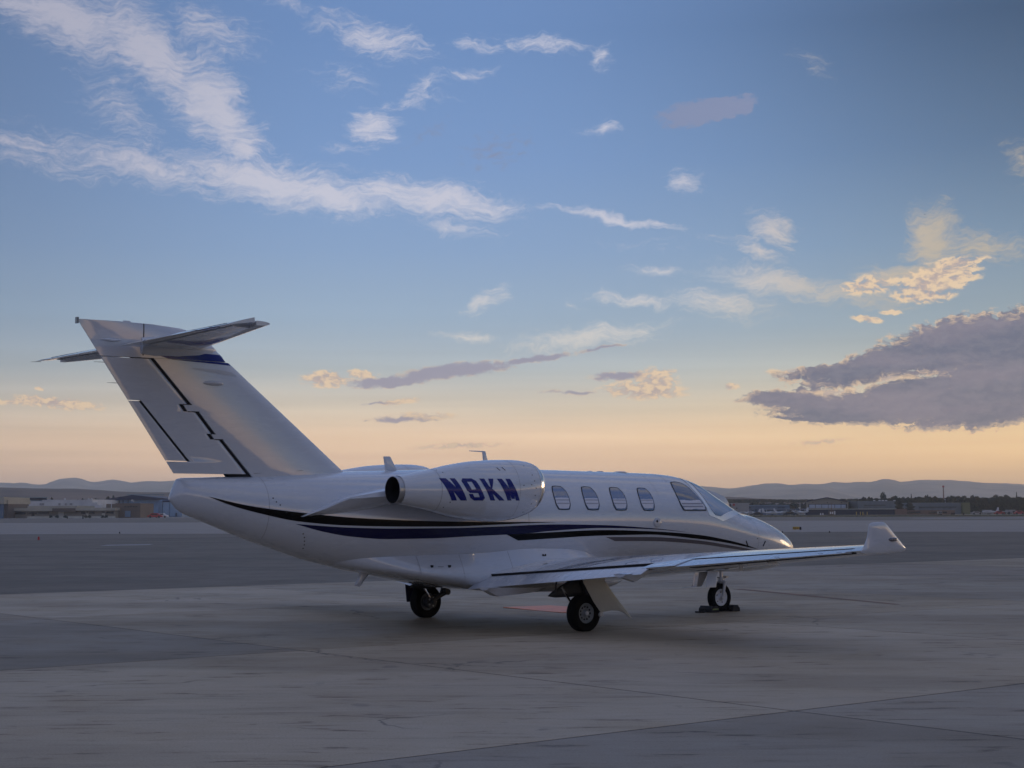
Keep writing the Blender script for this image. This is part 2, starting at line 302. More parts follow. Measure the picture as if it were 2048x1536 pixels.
def skin(x, z, off):
    t, b, w, c = fus(x); h = (t - c) if z > c else (c - b)
    th = math.acos(max(-1, min(1, (z - c) / max(h, 1e-6)))); return fpt(x, th, off)
xs = sorted(set(list(np.linspace(-10.12, -9.4, 14)) + list(np.linspace(-9.4, -1.6, 70)) + list(np.linspace(-1.6, 1.2, 44)) + list(1.745 - 0.545 * (1 - np.sin(np.linspace(0, math.pi / 2, 22))))))
NA = 96; fv = []
for x in xs:
    for j in range(NA): p = fpt(x, 2 * math.pi * j / NA); fv.append(L(*p))
ff = grid_faces(len(xs), NA, True); ff.append(tuple(range(NA)))
fuselage = mesh_obj('fuselage', fv, ff, M['white'], jet)

def band(name, top, bot, m, off, side, nx=90, nz=5, parent=fuselage):
    """a painted band lying on the fuselage side between two lines given as (x, z)"""
    x0 = max(min(p[0] for p in top), min(p[0] for p in bot)); x1 = min(max(p[0] for p in top), max(p[0] for p in bot))
    tp = sorted(top); bt = sorted(bot); vs = []
    a0, b0 = tp[0], bt[0]; a1, b1 = tp[-1], bt[-1]
    for i in range(nx + 1):
        u = i / nx; xa = a0[0] + (a1[0] - a0[0]) * u; xb = b0[0] + (b1[0] - b0[0]) * u
        za = float(pchip(xa, [p[0] for p in tp], [p[1] for p in tp])); zb = float(pchip(xb, [p[0] for p in bt], [p[1] for p in bt]))
        for j in range(nz + 1):
            w = j / nz; x = xa + (xb - xa) * w; z = za + (zb - za) * w; p = skin(x, z, off); vs.append((p[0], -side * p[1], p[2]))
    return mesh_obj(name, vs, grid_faces(nx + 1, nz + 1), m, parent)
K_t = [(-9.67,1.901),(-9.12,1.776),(-8.44,1.687),(-7.71,1.617),(-6.95,1.578),(-6.14,1.553),(-5.26,1.540),(-4.65,1.536),(-4.20,1.526)]
K_b = [(-9.67,1.900),(-9.39,1.789),(-8.98,1.676),(-8.43,1.566),(-7.71,1.507),(-6.94,1.488),(-6.13,1.482),(-5.26,1.504),(-4.65,1.521),(-4.20,1.5255)]
B_t = [(-8.48,1.533),(-7.71,1.480),(-6.94,1.460),(-6.13,1.460),(-5.26,1.475),(-4.32,1.497),(-3.33,1.482),(-2.29,1.427),(-1.75,1.382),(-1.41,1.347)]
B_b = [(-8.48,1.532),(-8.06,1.422),(-7.68,1.357),(-7.08,1.315),(-6.52,1.316),(-5.69,1.342),(-4.78,1.368),(-4.31,1.400),(-3.33,1.436),(-2.29,1.411),(-1.75,1.375),(-1.41,1.3465)]
K2t = [(-5.12,1.357),(-4.31,1.382),(-3.33,1.405),(-2.39,1.381),(-1.17,1.305),(-0.56,1.224),(-0.04,1.134),(0.30,1.053)]
K2b = [(-4.89,1.266),(-4.29,1.288),(-3.31,1.321),(-2.38,1.326),(-1.16,1.240),(-0.54,1.175),(-0.03,1.101),(0.30,1.0525)]
Gt = [(-3.19,1.297),(-2.26,1.286),(-1.15,1.216),(-0.53,1.142),(-0.02,1.076),(0.42,1.001)]
Gb = [(-2.98,1.233),(-2.24,1.223),(-1.13,1.159),(-0.51,1.092),(0.0,1.034),(0.42,0.992)]
for sd_ in (1, -1):
    band('stripe', K_t, K_b, M['black'], 0.003, sd_)['label'] = 'long black stripe on the rear fuselage'
    band('stripe', B_t, B_b, M['navy'], 0.003, sd_)['label'] = 'dark blue stripe along the fuselage'
    band('stripe', K2t, K2b, M['black'], 0.003, sd_)['label'] = 'black stripe below the cabin windows'
    band('stripe', Gt, Gb, M['silver'], 0.003, sd_)['label'] = 'grey stripe, lowest on the nose'

def patch(name, pts, m, off, side, parent, rings=5, n=44, rnd=0.25):
    """closed outline (x, z) laid on the fuselage skin, filled with rings"""
    k = len(pts); out = []
    for i in range(k):
        p0 = Vector(pts[i - 1]); p1 = Vector(pts[i]); p2 = Vector(pts[(i + 1) % k])
        a = p1 + (p0 - p1) * rnd; c = p1 + (p2 - p1) * rnd
        for t in np.linspace(0, 1, 7): out.append(a * (1 - t) ** 2 + p1 * 2 * t * (1 - t) + c * t * t)
    cx = sum(p[0] for p in out) / len(out); cz = sum(p[1] for p in out) / len(out); vs = []; no = len(out)
    for r in range(rings):
        s = 1 - r / rings
        for p in out: q = skin(cx + (p[0] - cx) * s, cz + (p[1] - cz) * s, off); vs.append((q[0], -side * q[1], q[2]))
    q = skin(cx, cz, off); vs.append((q[0], -side * q[1], q[2]))
    fs = grid_faces(rings, no, True) + [((rings - 1) * no + i, (rings - 1) * no + (i + 1) % no, rings * no) for i in range(no)]
    return mesh_obj(name, vs, fs, m, parent)
def grow(pts, d):
    cx = sum(p[0] for p in pts) / len(pts); cz = sum(p[1] for p in pts) / len(pts)
    return [(p[0] + d * (1 if p[0] > cx else -1), p[1] + d * (1 if p[1] > cz else -1)) for p in pts]
M['shade'] = mat('window_shade', (0.66, 0.66, 0.72), 0.25, coat=0.8)  # pale colour painted for the bright bands of light in the glass
M['shade_rail'] = mat('shade_rail', (0.25, 0.25, 0.29), 0.3, coat=0.5)  # darker tone for the lines painted across those bright bands
WIN = [(-4.115,2.058),(-4.04,2.067),(-3.95,2.059),(-3.90,1.99),(-3.885,1.90),(-3.895,1.80),(-3.93,1.726),(-4.03,1.722),(-4.13,1.727),(-4.165,1.80),(-4.165,1.90),(-4.15,1.99)]
for k, dx in enumerate((0.0, 0.578, 1.148, 1.728)):
    for sd_ in (1, -1):
        w = [(p[0] + dx, p[1] - 0.006 * k) for p in WIN]
        fr = patch('cabin_window_rim', grow(w, 0.012), M['boot'], 0.003, sd_, fuselage)
        pane = patch('cabin_window', w, M['cabin_glass'], 0.006, sd_, fuselage)
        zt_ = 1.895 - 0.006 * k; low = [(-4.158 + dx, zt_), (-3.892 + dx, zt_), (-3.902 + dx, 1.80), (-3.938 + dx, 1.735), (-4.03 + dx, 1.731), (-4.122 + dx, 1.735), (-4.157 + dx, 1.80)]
        patch('window_shade', low, M['shade'], 0.008, sd_, fuselage, rnd=0.12)  # bright lower band of light in the pane, painted as a patch
        for zz in (1.865, 1.815): band('shade_rail', [(-4.15 + dx, zz), (-3.90 + dx, zz)], [(-4.15 + dx, zz - 0.011), (-3.90 + dx, zz - 0.011)], M['shade_rail'], 0.0095, sd_, nx=10, nz=1)  # dark breaks in the band of light, painted as thin strips
CW = [(-1.53,2.142),(-1.40,2.153),(-1.29,2.138),(-1.20,2.071),(-1.09,1.916),(-0.99,1.765),(-1.01,1.703),(-1.27,1.703),(-1.53,1.705),(-1.575,1.80),(-1.59,1.93),(-1.575,2.06)]
for sd_ in (1, -1):
    patch('cockpit_side_window_rim', grow(CW, 0.014), M['boot'], 0.003, sd_, fuselage, rnd=0.2)
    patch('cockpit_side_window', CW, M['cockpit_glass'], 0.006, sd_, fuselage, rnd=0.2)
    patch('cockpit_shade', [(-1.575, 1.865), (-1.09, 1.865), (-1.02, 1.765), (-1.03, 1.715), (-1.51, 1.715), (-1.56, 1.79)], M['shade'], 0.008, sd_, fuselage, rnd=0.06)  # horizon reflection painted over the lower part of the cockpit window
    for zz in (1.815, 1.77): band('shade_rail', [(-1.55, zz), (-1.06, zz)], [(-1.55, zz - 0.02), (-1.06, zz - 0.02)], M['shade_rail'], 0.0095, sd_, nx=10, nz=1)  # dark lines of the painted horizon reflection
def th_of(x, z):
    t, b, w, c = fus(x); h = (t - c) if z > c else (c - b); return math.acos(max(-1, min(1, (z - c) / h)))
def ws_patch(name, aft, fwd, m, off, side, nu=26, nv=16):
    A = [(x, th_of(x, z) if z else R(3)) for x, z in aft]; B = [(x, th_of(x, z) if z else R(3)) for x, z in fwd]; vs = []
    ta = np.linspace(0, 1, len(A)); tb = np.linspace(0, 1, len(B))
    for i in range(nu + 1):
        u = i / nu; a = (np.interp(u, ta, [p[0] for p in A]), np.interp(u, ta, [p[1] for p in A])); c = (np.interp(u, tb, [p[0] for p in B]), np.interp(u, tb, [p[1] for p in B]))
        for j in range(nv + 1):
            w = j / nv; p = fpt(a[0] + (c[0] - a[0]) * w, a[1] + (c[1] - a[1]) * w, off); vs.append((p[0], -side * p[1], p[2]))
    return mesh_obj(name, vs, grid_faces(nu + 1, nv + 1), m, fuselage)
for sd_ in (1, -1):
    ws_patch('windshield_frame', [(-1.0, 0), (-1.1, 2.20), (-1.12, 2.06), (-1.03, 1.87), (-0.97, 1.72), (-0.95, 1.62), (-0.62, 1.525)], [(0.40, 0), (0.28, 1.655), (0.10, 1.65), (-0.12, 1.62), (-0.34, 1.58), (-0.50, 1.545), (-0.62, 1.524)], M['frame'], 0.004, sd_)
    ws_patch('windshield_pane', [(-0.80, 0), (-1.0, 2.17), (-1.0, 2.02), (-0.93, 1.84), (-0.86, 1.70), (-0.78, 1.62), (-0.66, 1.60)], [(0.20, 0), (0.10, 1.70), (-0.05, 1.70), (-0.22, 1.69), (-0.38, 1.67), (-0.52, 1.64), (-0.66, 1.599)], M['ws_glass'], 0.008, sd_)
# seams and small fittings on the skin
def seam_x(x, th0, th1, side, w=0.006, parent=fuselage):
    vs = []; n = 30
    for i in range(n + 1):
        th = th0 + (th1 - th0) * i / n
        for d in (-w / 2, w / 2): p = fpt(x + d, th, 0.0015); vs.append((p[0], -side * p[1], p[2]))
    return mesh_obj('panel_seam', vs, grid_faces(n + 1, 2), M['seam'], parent)
for sd_ in (1, -1):
    seam_x(-4.72, R(20), R(95), sd_); seam_x(-8.86, R(8), R(150), sd_, 0.005); seam_x(-6.05, R(8), R(50), sd_, 0.004); seam_x(0.30, R(10), R(120), sd_, 0.005); seam_x(1.12, R(0), R(140), sd_, 0.004); seam_x(-2.0, R(8), R(60), sd_, 0.003); seam_x(-1.60, R(5), R(35), sd_)
def disc(name, p, nrm, r, m, parent, h=0.004, n=14):
    p = Vector(p); nn = Vector(nrm).normalized(); MBo = MB(); MBo.lathe(p, nn, [(-h, 0.0001), (-h, r), (h * 0.6, r), (h, r * 0.8), (h, 0.0001)], n); return MBo.obj(name, m, parent)
p = skin(-2.14, 1.512, 0.0); disc('static_port_dome', L(*p), (0.0, -1, 0.05), 0.075, M['pale'], fuselage, 0.02, 24)
disc('static_port', L(p[0] - 0.02, p[1] + 0.02, p[2] + 0.02), (0.0, -1, 0.05), 0.02, M['dark'], fuselage, 0.006)
for (x, z) in ((-8.80,1.88),(-8.76,1.83),(-8.71,1.788),(-8.62,1.688),(-8.53,1.60),(-8.35,1.40),(-8.32,1.35),(-8.30,1.30),(-8.28,1.25),(-8.27,1.20),(0.26,1.229)):
    q = skin(x, z, 0.001); disc('rivet', L(*q), (0, -1, (z - fus(x)[3]) * 1.2), 0.010, M['dark'], fuselage, 0.003, 8)
for (xa, za, xb, zb) in ((-0.03,1.195,0.03,1.116),(0.48,1.184,0.43,1.101)):
    q1 = skin(xa, za, 0.004); q2 = skin(xb, zb, 0.004); MB().tube(L(*q1), L(*q2), 0.009, n=8).obj('nose_vent', M['dark'], fuselage)
# dorsal saddle between fin and fuselage
# antennas and scoops
def plate(name, outline, s0, thick, m, parent, cant=0.0, rings=4, rnd=0.12, power=0.5, z0=None, bow=0.0):
    """a shaped plate standing in the x-z plane at station s0: rounded outline, thickness falling to the edge; cant leans it outboard with height"""
    k = len(outline); out = []
    for i in range(k):
        p0 = Vector(outline[i - 1]); p1 = Vector(outline[i]); p2 = Vector(outline[(i + 1) % k])
        a = p1 + (p0 - p1) * rnd; c = p1 + (p2 - p1) * rnd
        for t in np.linspace(0, 1, 6): out.append(a * (1 - t) ** 2 + p1 * 2 * t * (1 - t) + c * t * t)
    cx = sum(p[0] for p in out) / len(out); cz = sum(p[1] for p in out) / len(out); z0 = min(p[1] for p in out) if z0 is None else z0
    zm = max(p[1] for p in out); no = len(out); vs = []; fs = []
    def pt(x, z, t): return L(x, s0 + t + (z - z0) * cant + bow * ((z - z0) / max(zm - z0, 1e-3)) ** 2, z)
    for sgn in (1, -1):
        base = len(vs)
        for r in range(rings):
            s = 1 - (r / rings) ** 1.0; s = max(s, 0.01); tt = thick / 2 * (0.12 + 0.88 * (1 - s * s) ** power)
            for q in out: vs.append(pt(cx + (q[0] - cx) * s, cz + (q[1] - cz) * s, sgn * tt))
        vs.append(pt(cx, cz, sgn * thick / 2))
        fs += [tuple(base + i for i in f) for f in grid_faces(rings, no, True)] + [(base + (rings - 1) * no + i, base + (rings - 1) * no + (i + 1) % no, base + rings * no) for i in range(no)]
        if sgn == -1: fs += [(i, (i + 1) % no, base + (i + 1) % no, base + i) for i in range(no)]
    return mesh_obj(name, vs, fs, m, parent, angle=50)
plate('blade_antenna', [(-6.77,2.49),(-6.65,2.49),(-6.52,2.27),(-6.73,2.27)], 0, 0.03, M['white'], jet, rnd=0.05)['label'] = 'short white blade antenna ahead of the fin'
bent = plate('bent_antenna', [(-4.99,2.60),(-4.93,2.60),(-4.83,2.31),(-4.96,2.31)], 0, 0.03, M['white'], jet, rnd=0.05)
MB().tube(L(-4.95, 0, 2.594), L(-5.23, 0, 2.60), 0.010, 0.006, 8).obj('antenna_rod', M['white'], bent)
for x, r in ((-2.86, 0.05), (-2.64, 0.06), (-2.20, 0.11)):
    MB().lathe(L(x, 0, 2.30), (0, 0, 1), [(0, r), (0.022, r), (0.03, r * 0.6), (0.032, 0.001)], 24).obj('roof_antenna_puck', M['pale'], fuselage)
plate('belly_antenna', [(-7.25,0.655),(-7.16,0.635),(-6.97,0.86),(-7.14,0.89)], 0, 0.05, M['white'], jet, rnd=0.1)['label'] = 'swept white blade under the rear belly'
a_ = plate('belly_antenna', [(-0.76,0.44),(-0.67,0.44),(-0.60,0.72),(-0.72,0.72)], 0.15, 0.02, M['white'], jet, rnd=0.05)
a_['label'] = 'thin white blade aft of the nose wheel'
MB().tube(L(-0.72, 0.15, 0.444), L(-1.0, 0.15, 0.440), 0.007, 0.004, 8).obj('antenna_rod', M['white'], a_)

# wing-to-body fairing
FXX = [-7.70,-7.43,-7.0,-6.37,-5.9,-5.52,-4.62,-4.04,-3.62,-3.39,-3.20,-3.0,-2.7,-2.35]
FZT = [1.0,1.048,1.069,1.08,1.086,1.093,1.144,1.134,1.097,1.046,0.988,0.92,0.83,0.765]
FZB = [0.955,0.885,0.805,0.69,0.605,0.555,0.48,0.47,0.47,0.475,0.485,0.50,0.56,0.715]
FWW = [0.60,0.62,0.67,0.74,0.79,0.83,0.90,0.92,0.92,0.90,0.86,0.78,0.60,0.30]
prof = [(0,0),(.30,.17),(.56,.33),(.78,.48),(.93,.61),(1,.72),(.97,.80),(.90,.88),(.79,.94),(.62,.975),(.42,.992),(.2,1),(0,1)]
vs = []; nxs = 60
for x in np.linspace(-7.70, -2.35, nxs):
    zt, zb, ww = (float(pchip(x, FXX, a)) for a in (FZT, FZB, FWW)); yf = ysurf(x, zt); ww = max(ww, yf + 0.02); row = []
    for i, (a, h) in enumerate(prof):
        z = zt + (zb - zt) * h
        y = yf + 0.002 + (ww - yf) * a if i <= 5 else ww * a
        k_ = min(1, max(0, (x + 7.70) / 1.2)) ** 0.8; y = (ysurf(x, z) + 0.003) * (1 - k_) + y * k_
        row.append((y, z))
    row = [(0.0, zt - 0.02)] + row if False else row
    full = [(x, -y, z) for y, z in row] + [(x, y, z) for y, z in row[::-1][1:]]
    vs += full
ncol = len(prof) * 2 - 1
mesh_obj('belly_fairing', vs, grid_faces(nxs, ncol), M['white'], jet, angle=60)
fairing = jet.children[-1]
def fair_y(x, z):
    zt, zb, ww = (float(pchip(x, FXX, a)) for a in (FZT, FZB, FWW)); yf = ysurf(x, zt); h = (z - zt) / (zb - zt)
    return yf + (ww - yf) * float(np.interp(h, [p[1] for p in prof[:6]], [p[0] for p in prof[:6]]))
for (x, z) in ((-6.40, 0.917), (-6.11, 0.912)):
    y = fair_y(x, z); MB().box(L(x, y + 0.002, z), (0.045, 0.012, 0.045)).obj('vent_hole', M['dark'], fairing)
MB().box(L(-6.255, fair_y(-6.255, 0.915) + 0.003, 0.915), (0.09, 0.01, 0.008)).obj('vent_slot', M['seam'], fairing)
for x in (-6.60, -5.89, -5.04):
    vv = []
    for h in np.linspace(0.02, 0.75, 14):
        zt, zb = float(pchip(x, FXX, FZT)), float(pchip(x, FXX, FZB)); z = zt + (zb - zt) * h
        for d in (-.003, .003): vv.append(L(x + d, fair_y(x + d, z) + 0.0025, z))
    mesh_obj('panel_seam', vv, grid_faces(14, 2), M['seam'], fairing)
def text_strokes(strokes, fn, m, parent, name, off0=0.003):
    vs = []; fs = []
    for si, quad in enumerate(strokes):
        n = 6; base = len(vs); a, b_, c, d = [Vector(q) for q in quad]
        for i in range(n + 1):
            for j in range(n + 1):
                u, v = i / n, j / n; q = (a * (1 - u) + b_ * u) * (1 - v) + (d * (1 - u) + c * u) * v
                vs.append(fn(q[0], q[1], off0 + si * 0.0004))
        fs += [tuple(base + k for k in f) for f in grid_faces(n + 1, n + 1)]
    return mesh_obj(name, vs, fs, m, parent)
GL = {
 'N': [((0,0),(.34,0),(.34,1),(0,1)), ((.66,0),(1,0),(1,1),(.66,1)), ((.0,1),(.42,1),(1,0),(.58,0))],
 '9': [((0.12,.85),(.88,.85),(.78,1),(.22,1)), ((0,.42),(.34,.42),(.34,.9),(0,.88)), ((.66,.12),(1,.12),(1,.88),(.66,.9)), ((.1,.34),(.9,.34),(.9,.52),(.02,.48)), ((.22,0),(.78,0),(.92,.15),(.08,.15)), ((0,.12),(.28,.10),(.28,.30),(0,.30)),
       ((.0,.88),(.28,.84),(.34,1),(.2,1)), ((.72,.84),(1,.88),(.8,1),(.66,1)), ((.0,.12),(.2,0),(.34,0),(.28,.16)), ((.66,0),(.8,0),(1,.12),(.72,.16))],
 'K': [((0,0),(.34,0),(.34,1),(0,1)), ((.30,.36),(.50,.56),(1,1),(.62,1)), ((.34,.66),(.30,.36),(.64,0),(1.05,0))],
 'M': [((0,0),(.32,0),(.32,1),(0,1)), ((.68,0),(1,0),(1,1),(.68,1)), ((0,1),(.36,1),(.64,.08),(.38,.08)), ((.64,1),(1,1),(.62,.08),(.36,.08))]}
text_strokes([[(p[0], p[1]) for p in q] for q in GL['M']], lambda u, v, o: L(-4.44 + u * 0.075, fair_y(-4.4, 1.035) + o + 0.002, 1.005 + v * 0.055), M['black'], fairing, 'placard_mark')

# ---------------------------------------------------------------- wings
def LEx(Y): return -3.15 - 0.1194 * (Y - 0.75)
def TEx(Y): return float(np.interp(Y, [0.6, 0.72, 3.78, 7.02], [-5.89, -5.87, -5.27, -4.69]))
def LEz(Y): return float(np.interp(Y, [0.6, 7.02], [0.765, 1.238]))
def TEz(Y): return float(np.interp(Y, [0.6, 7.02], [0.672, 1.225]))
def TH(Y): return float(np.interp(Y, [0.6, 7.02], [0.150, 0.135]))
def foil(t, th, up):
    y = 5 * th * (0.2969 * math.sqrt(t) - 0.126 * t - 0.3516 * t * t + 0.2843 * t ** 3 - 0.1036 * t ** 4)
    cam_ = 0.018 * (1 - (2 * t - 0.9) ** 2) if t < 1 else 0.0
    cam_ = 0.07 * t * (1 - t)
    return cam_ * 0.8 + y * (1.05 if up else -1.0)
def wpt(Y, t, up, side, dz=0.0):
    c = LEx(Y) - TEx(Y); return (LEx(Y) - c * t, -side * Y, LEz(Y) + (TEz(Y) - LEz(Y)) * t + foil(t, TH(Y), up) * c + dz)
def wing_piece(name, Ys, t0, t1, m, parent, side, hinge=None, defl=0.0, nt=18, endcap=True):
    """closed solid: chordwise slice t0..t1 of the wing between span stations; optional deflection about the slice's front"""
    vs = []; ny = len(Ys)
    for Y in Ys:
        a, b_ = (t0(Y) if callable(t0) else t0), (t1(Y) if callable(t1) else t1)
        ts = [a + (b_ - a) * (0.5 - 0.5 * math.cos(math.pi * i / nt)) if a < 0.05 else a + (b_ - a) * i / nt for i in range(nt + 1)]
        ring = [wpt(Y, t, True, side) for t in ts[::-1]] + [wpt(Y, t, False, side) for t in (ts[1:] if a < 0.01 else ts)]
        if defl:
            h = Vector(wpt(Y, a, True, side)); cs, sn = math.cos(defl), math.sin(defl)
            ring = [(h.x + (p[0] - h.x) * cs - 0 - (p[2] - h.z) * -sn * 1.0, p[1], h.z + (p[2] - h.z) * cs + (p[0] - h.x) * sn) for p in ring]
        vs += ring; nr = len(ring)
    fs = grid_faces(ny, nr, True) + [tuple(range(nr)), tuple(range((ny - 1) * nr, ny * nr))]
    return mesh_obj(name, vs, fs, m, parent, angle=40)
def cove(Y):
    c = LEx(Y) - TEx(Y); xc = float(np.interp(Y, [0.6, 0.72, 3.80], [-5.47, -5.45, -4.985])); return (LEx(Y) - xc) / c
for sd_, nm in ((1, 'starboard'), (-1, 'port')):
    wing = wing_piece('wing', [0.5, 0.75, 1.1, 1.6, 2.2, 2.8, 3.4, 3.80], 0.0, cove, M['wing'], jet, sd_); wing['label'] = nm + ' wing'
    Yo = [3.80, 4.3, 4.8, 5.4, 6.0, 6.5, 7.02]
    wing_piece('outer_panel', Yo, 0.0, 0.765, M['wing'], wing, sd_)
    MBw = MB()
    wing_piece('wing_tip_rib', [3.805, 4.33], 0.775, 1.0, M['wing'], wing, sd_)
    ail = wing_piece('aileron', [4.36, 4.8, 5.3, 5.8, 6.3, 6.78], 0.80, 1.0, M['wing'], wing, sd_, defl=R(1.5))
    for v in ail.data.vertices: v.co.z -= 0.007
    cv = []
    for Y in np.linspace(4.34, 6.79, 12):
        p0 = wpt(Y, 0.765, True, sd_); cv += [(p0[0] - 0.004, p0[1], p0[2] - 0.003), (p0[0] - 0.004, p0[1], p0[2] - 0.05)]
    mesh_obj('aileron_cove', cv, grid_faces(12, 2), M['dark'], wing)
    wing_piece('wing_tip_trailing_edge', [6.80, 7.02], 0.782, 1.0, M['wing'], wing, sd_)
    wing_piece('aileron_gap', [4.34, 5.5, 6.79], lambda Y: 0.75, lambda Y: 0.83, M['dark'], wing, sd_)
    for o in wing.children:
        if o.name.startswith('aileron_gap'):
            for v in o.data.vertices: v.co.z += -0.012
    cv = []
    for Y in np.linspace(0.72, 3.79, 16):
        t = cove(Y); p0 = wpt(Y, t, True, sd_); cv += [(p0[0] - 0.004, p0[1], p0[2] - 0.004), (p0[0] - 0.004, p0[1], p0[2] - 0.09)]
    mesh_obj('flap_cove', cv, grid_faces(16, 2), M['dark'], wing)
    # flap, drooped
    vs = []; Ys = [0.73, 1.3, 2.0, 2.7, 3.3, 3.77]
    for Y in Ys:
        p_ = wpt(Y, cove(Y), True, sd_); xh = p_[0] - 0.022; zh = p_[2] - 0.038
        ch = float(np.interp(Y, [0.73, 3.78], [0.37, 0.235])); d = R(27); pr = []
        for t in np.linspace(1, 0, 12): pr.append((t, 0.012 * math.sin(math.pi * t) + 0.012 * (1 - t) * min(1, t * 12) + 0.004))
        for t in np.linspace(0, 1, 12)[1:]: pr.append((t, -0.05 * math.sqrt(t) * (1 - t) * 1.9 - 0.004))
        for t, h in pr: x, z = -t * ch, h * ch; vs.append((xh + x * math.cos(d) + z * math.sin(d) * 0 - 0, -sd_ * Y, zh + x * math.sin(d) + z * math.cos(d)))
    nr = 23; flap = mesh_obj('flap', vs, grid_faces(len(Ys), nr, True) + [tuple(range(nr)), tuple(range((len(Ys) - 1) * nr, len(Ys) * nr))], M['wing'], wing, angle=40)
    # flap fairings under the wing and the gear bay panel
    for (ol, s0, w) in () if sd_ == -1 else (([(-6.05,0.60),(-5.86,0.505),(-5.25,0.54),(-5.02,0.585),(-4.9,0.68),(-5.8,0.68)], 1.45, 0.10), ([(-5.36,0.82),(-5.13,0.755),(-4.98,0.82),(-4.76,0.90),(-5.2,0.92)], 3.5, 0.09)):
        lo = sorted([p for p in ol[:4]]); vs = []; zt_ = lambda x: float(np.interp(x, [lo[0][0], lo[-1][0]], [lo[0][1] + .04, lo[-1][1] + .03]))
        for x in np.linspace(lo[0][0], lo[-1][0], 14):
            zb_ = float(np.interp(x, [p[0] for p in lo], [p[1] for p in lo])); h_ = zt_(x)
            vs += [L(x, sd_ * s0 - w * 1.3, h_), L(x, sd_ * s0 - w * 0.7, zb_ + .008), L(x, sd_ * s0, zb_), L(x, sd_ * s0 + w * 0.7, zb_ + .008), L(x, sd_ * s0 + w * 1.3, h_)]
        mesh_obj('flap_track_fairing', vs, grid_faces(14, 5, True) + [tuple(range(5)), tuple(range(65, 70))], M['wing'], wing, angle=30)
    plate('winglet', [(-4.78,1.205),(-4.73,1.26),(-4.68,1.36),(-4.665,1.45),(-4.66,1.53),(-4.60,1.556),(-4.42,1.56),(-4.36,1.54),(-4.20,1.42),(-4.03,1.295),(-3.955,1.24),(-3.975,1.213),(-4.10,1.193),(-4.45,1.172),(-4.65,1.178)], sd_ * 7.06, 0.075, M['wing'], wing, cant=0.12 * sd_, rnd=0.4, rings=9)
    wl = wing.children[-1]
    MB().lathe(L(-4.255, sd_ * 7.12, 1.35), (1, 0.0, 0.02), [(-0.08, 0.001), (-0.06, 0.014), (-0.01, 0.024), (0.04, 0.024), (0.07, 0.014), (0.085, 0.001)], 16).obj('position_light', M['lens'], wl)
    for Y in (5.9, 6.5, 6.75):
        q = wpt(Y, 1.0, True, sd_); MB().tube(q, (q[0] - 0.09, q[1], q[2]), 0.003, 0.002, 6).obj('static_wick', M['gear'], wing)
    if sd_ == 1:
        q = wpt(4.9, 0.62, False, 1); MB().box((q[0], q[1], q[2] - 0.035), (0.05, 0.02, 0.09)).obj('fuel_vent', M['gearw'], wing)
        q = wpt(5.5, 0.7, False, 1); MB().box((q[0], q[1], q[2] - 0.02), (0.16, 0.03, 0.02)).obj('hinge_fairing', M['gearw'], wing)

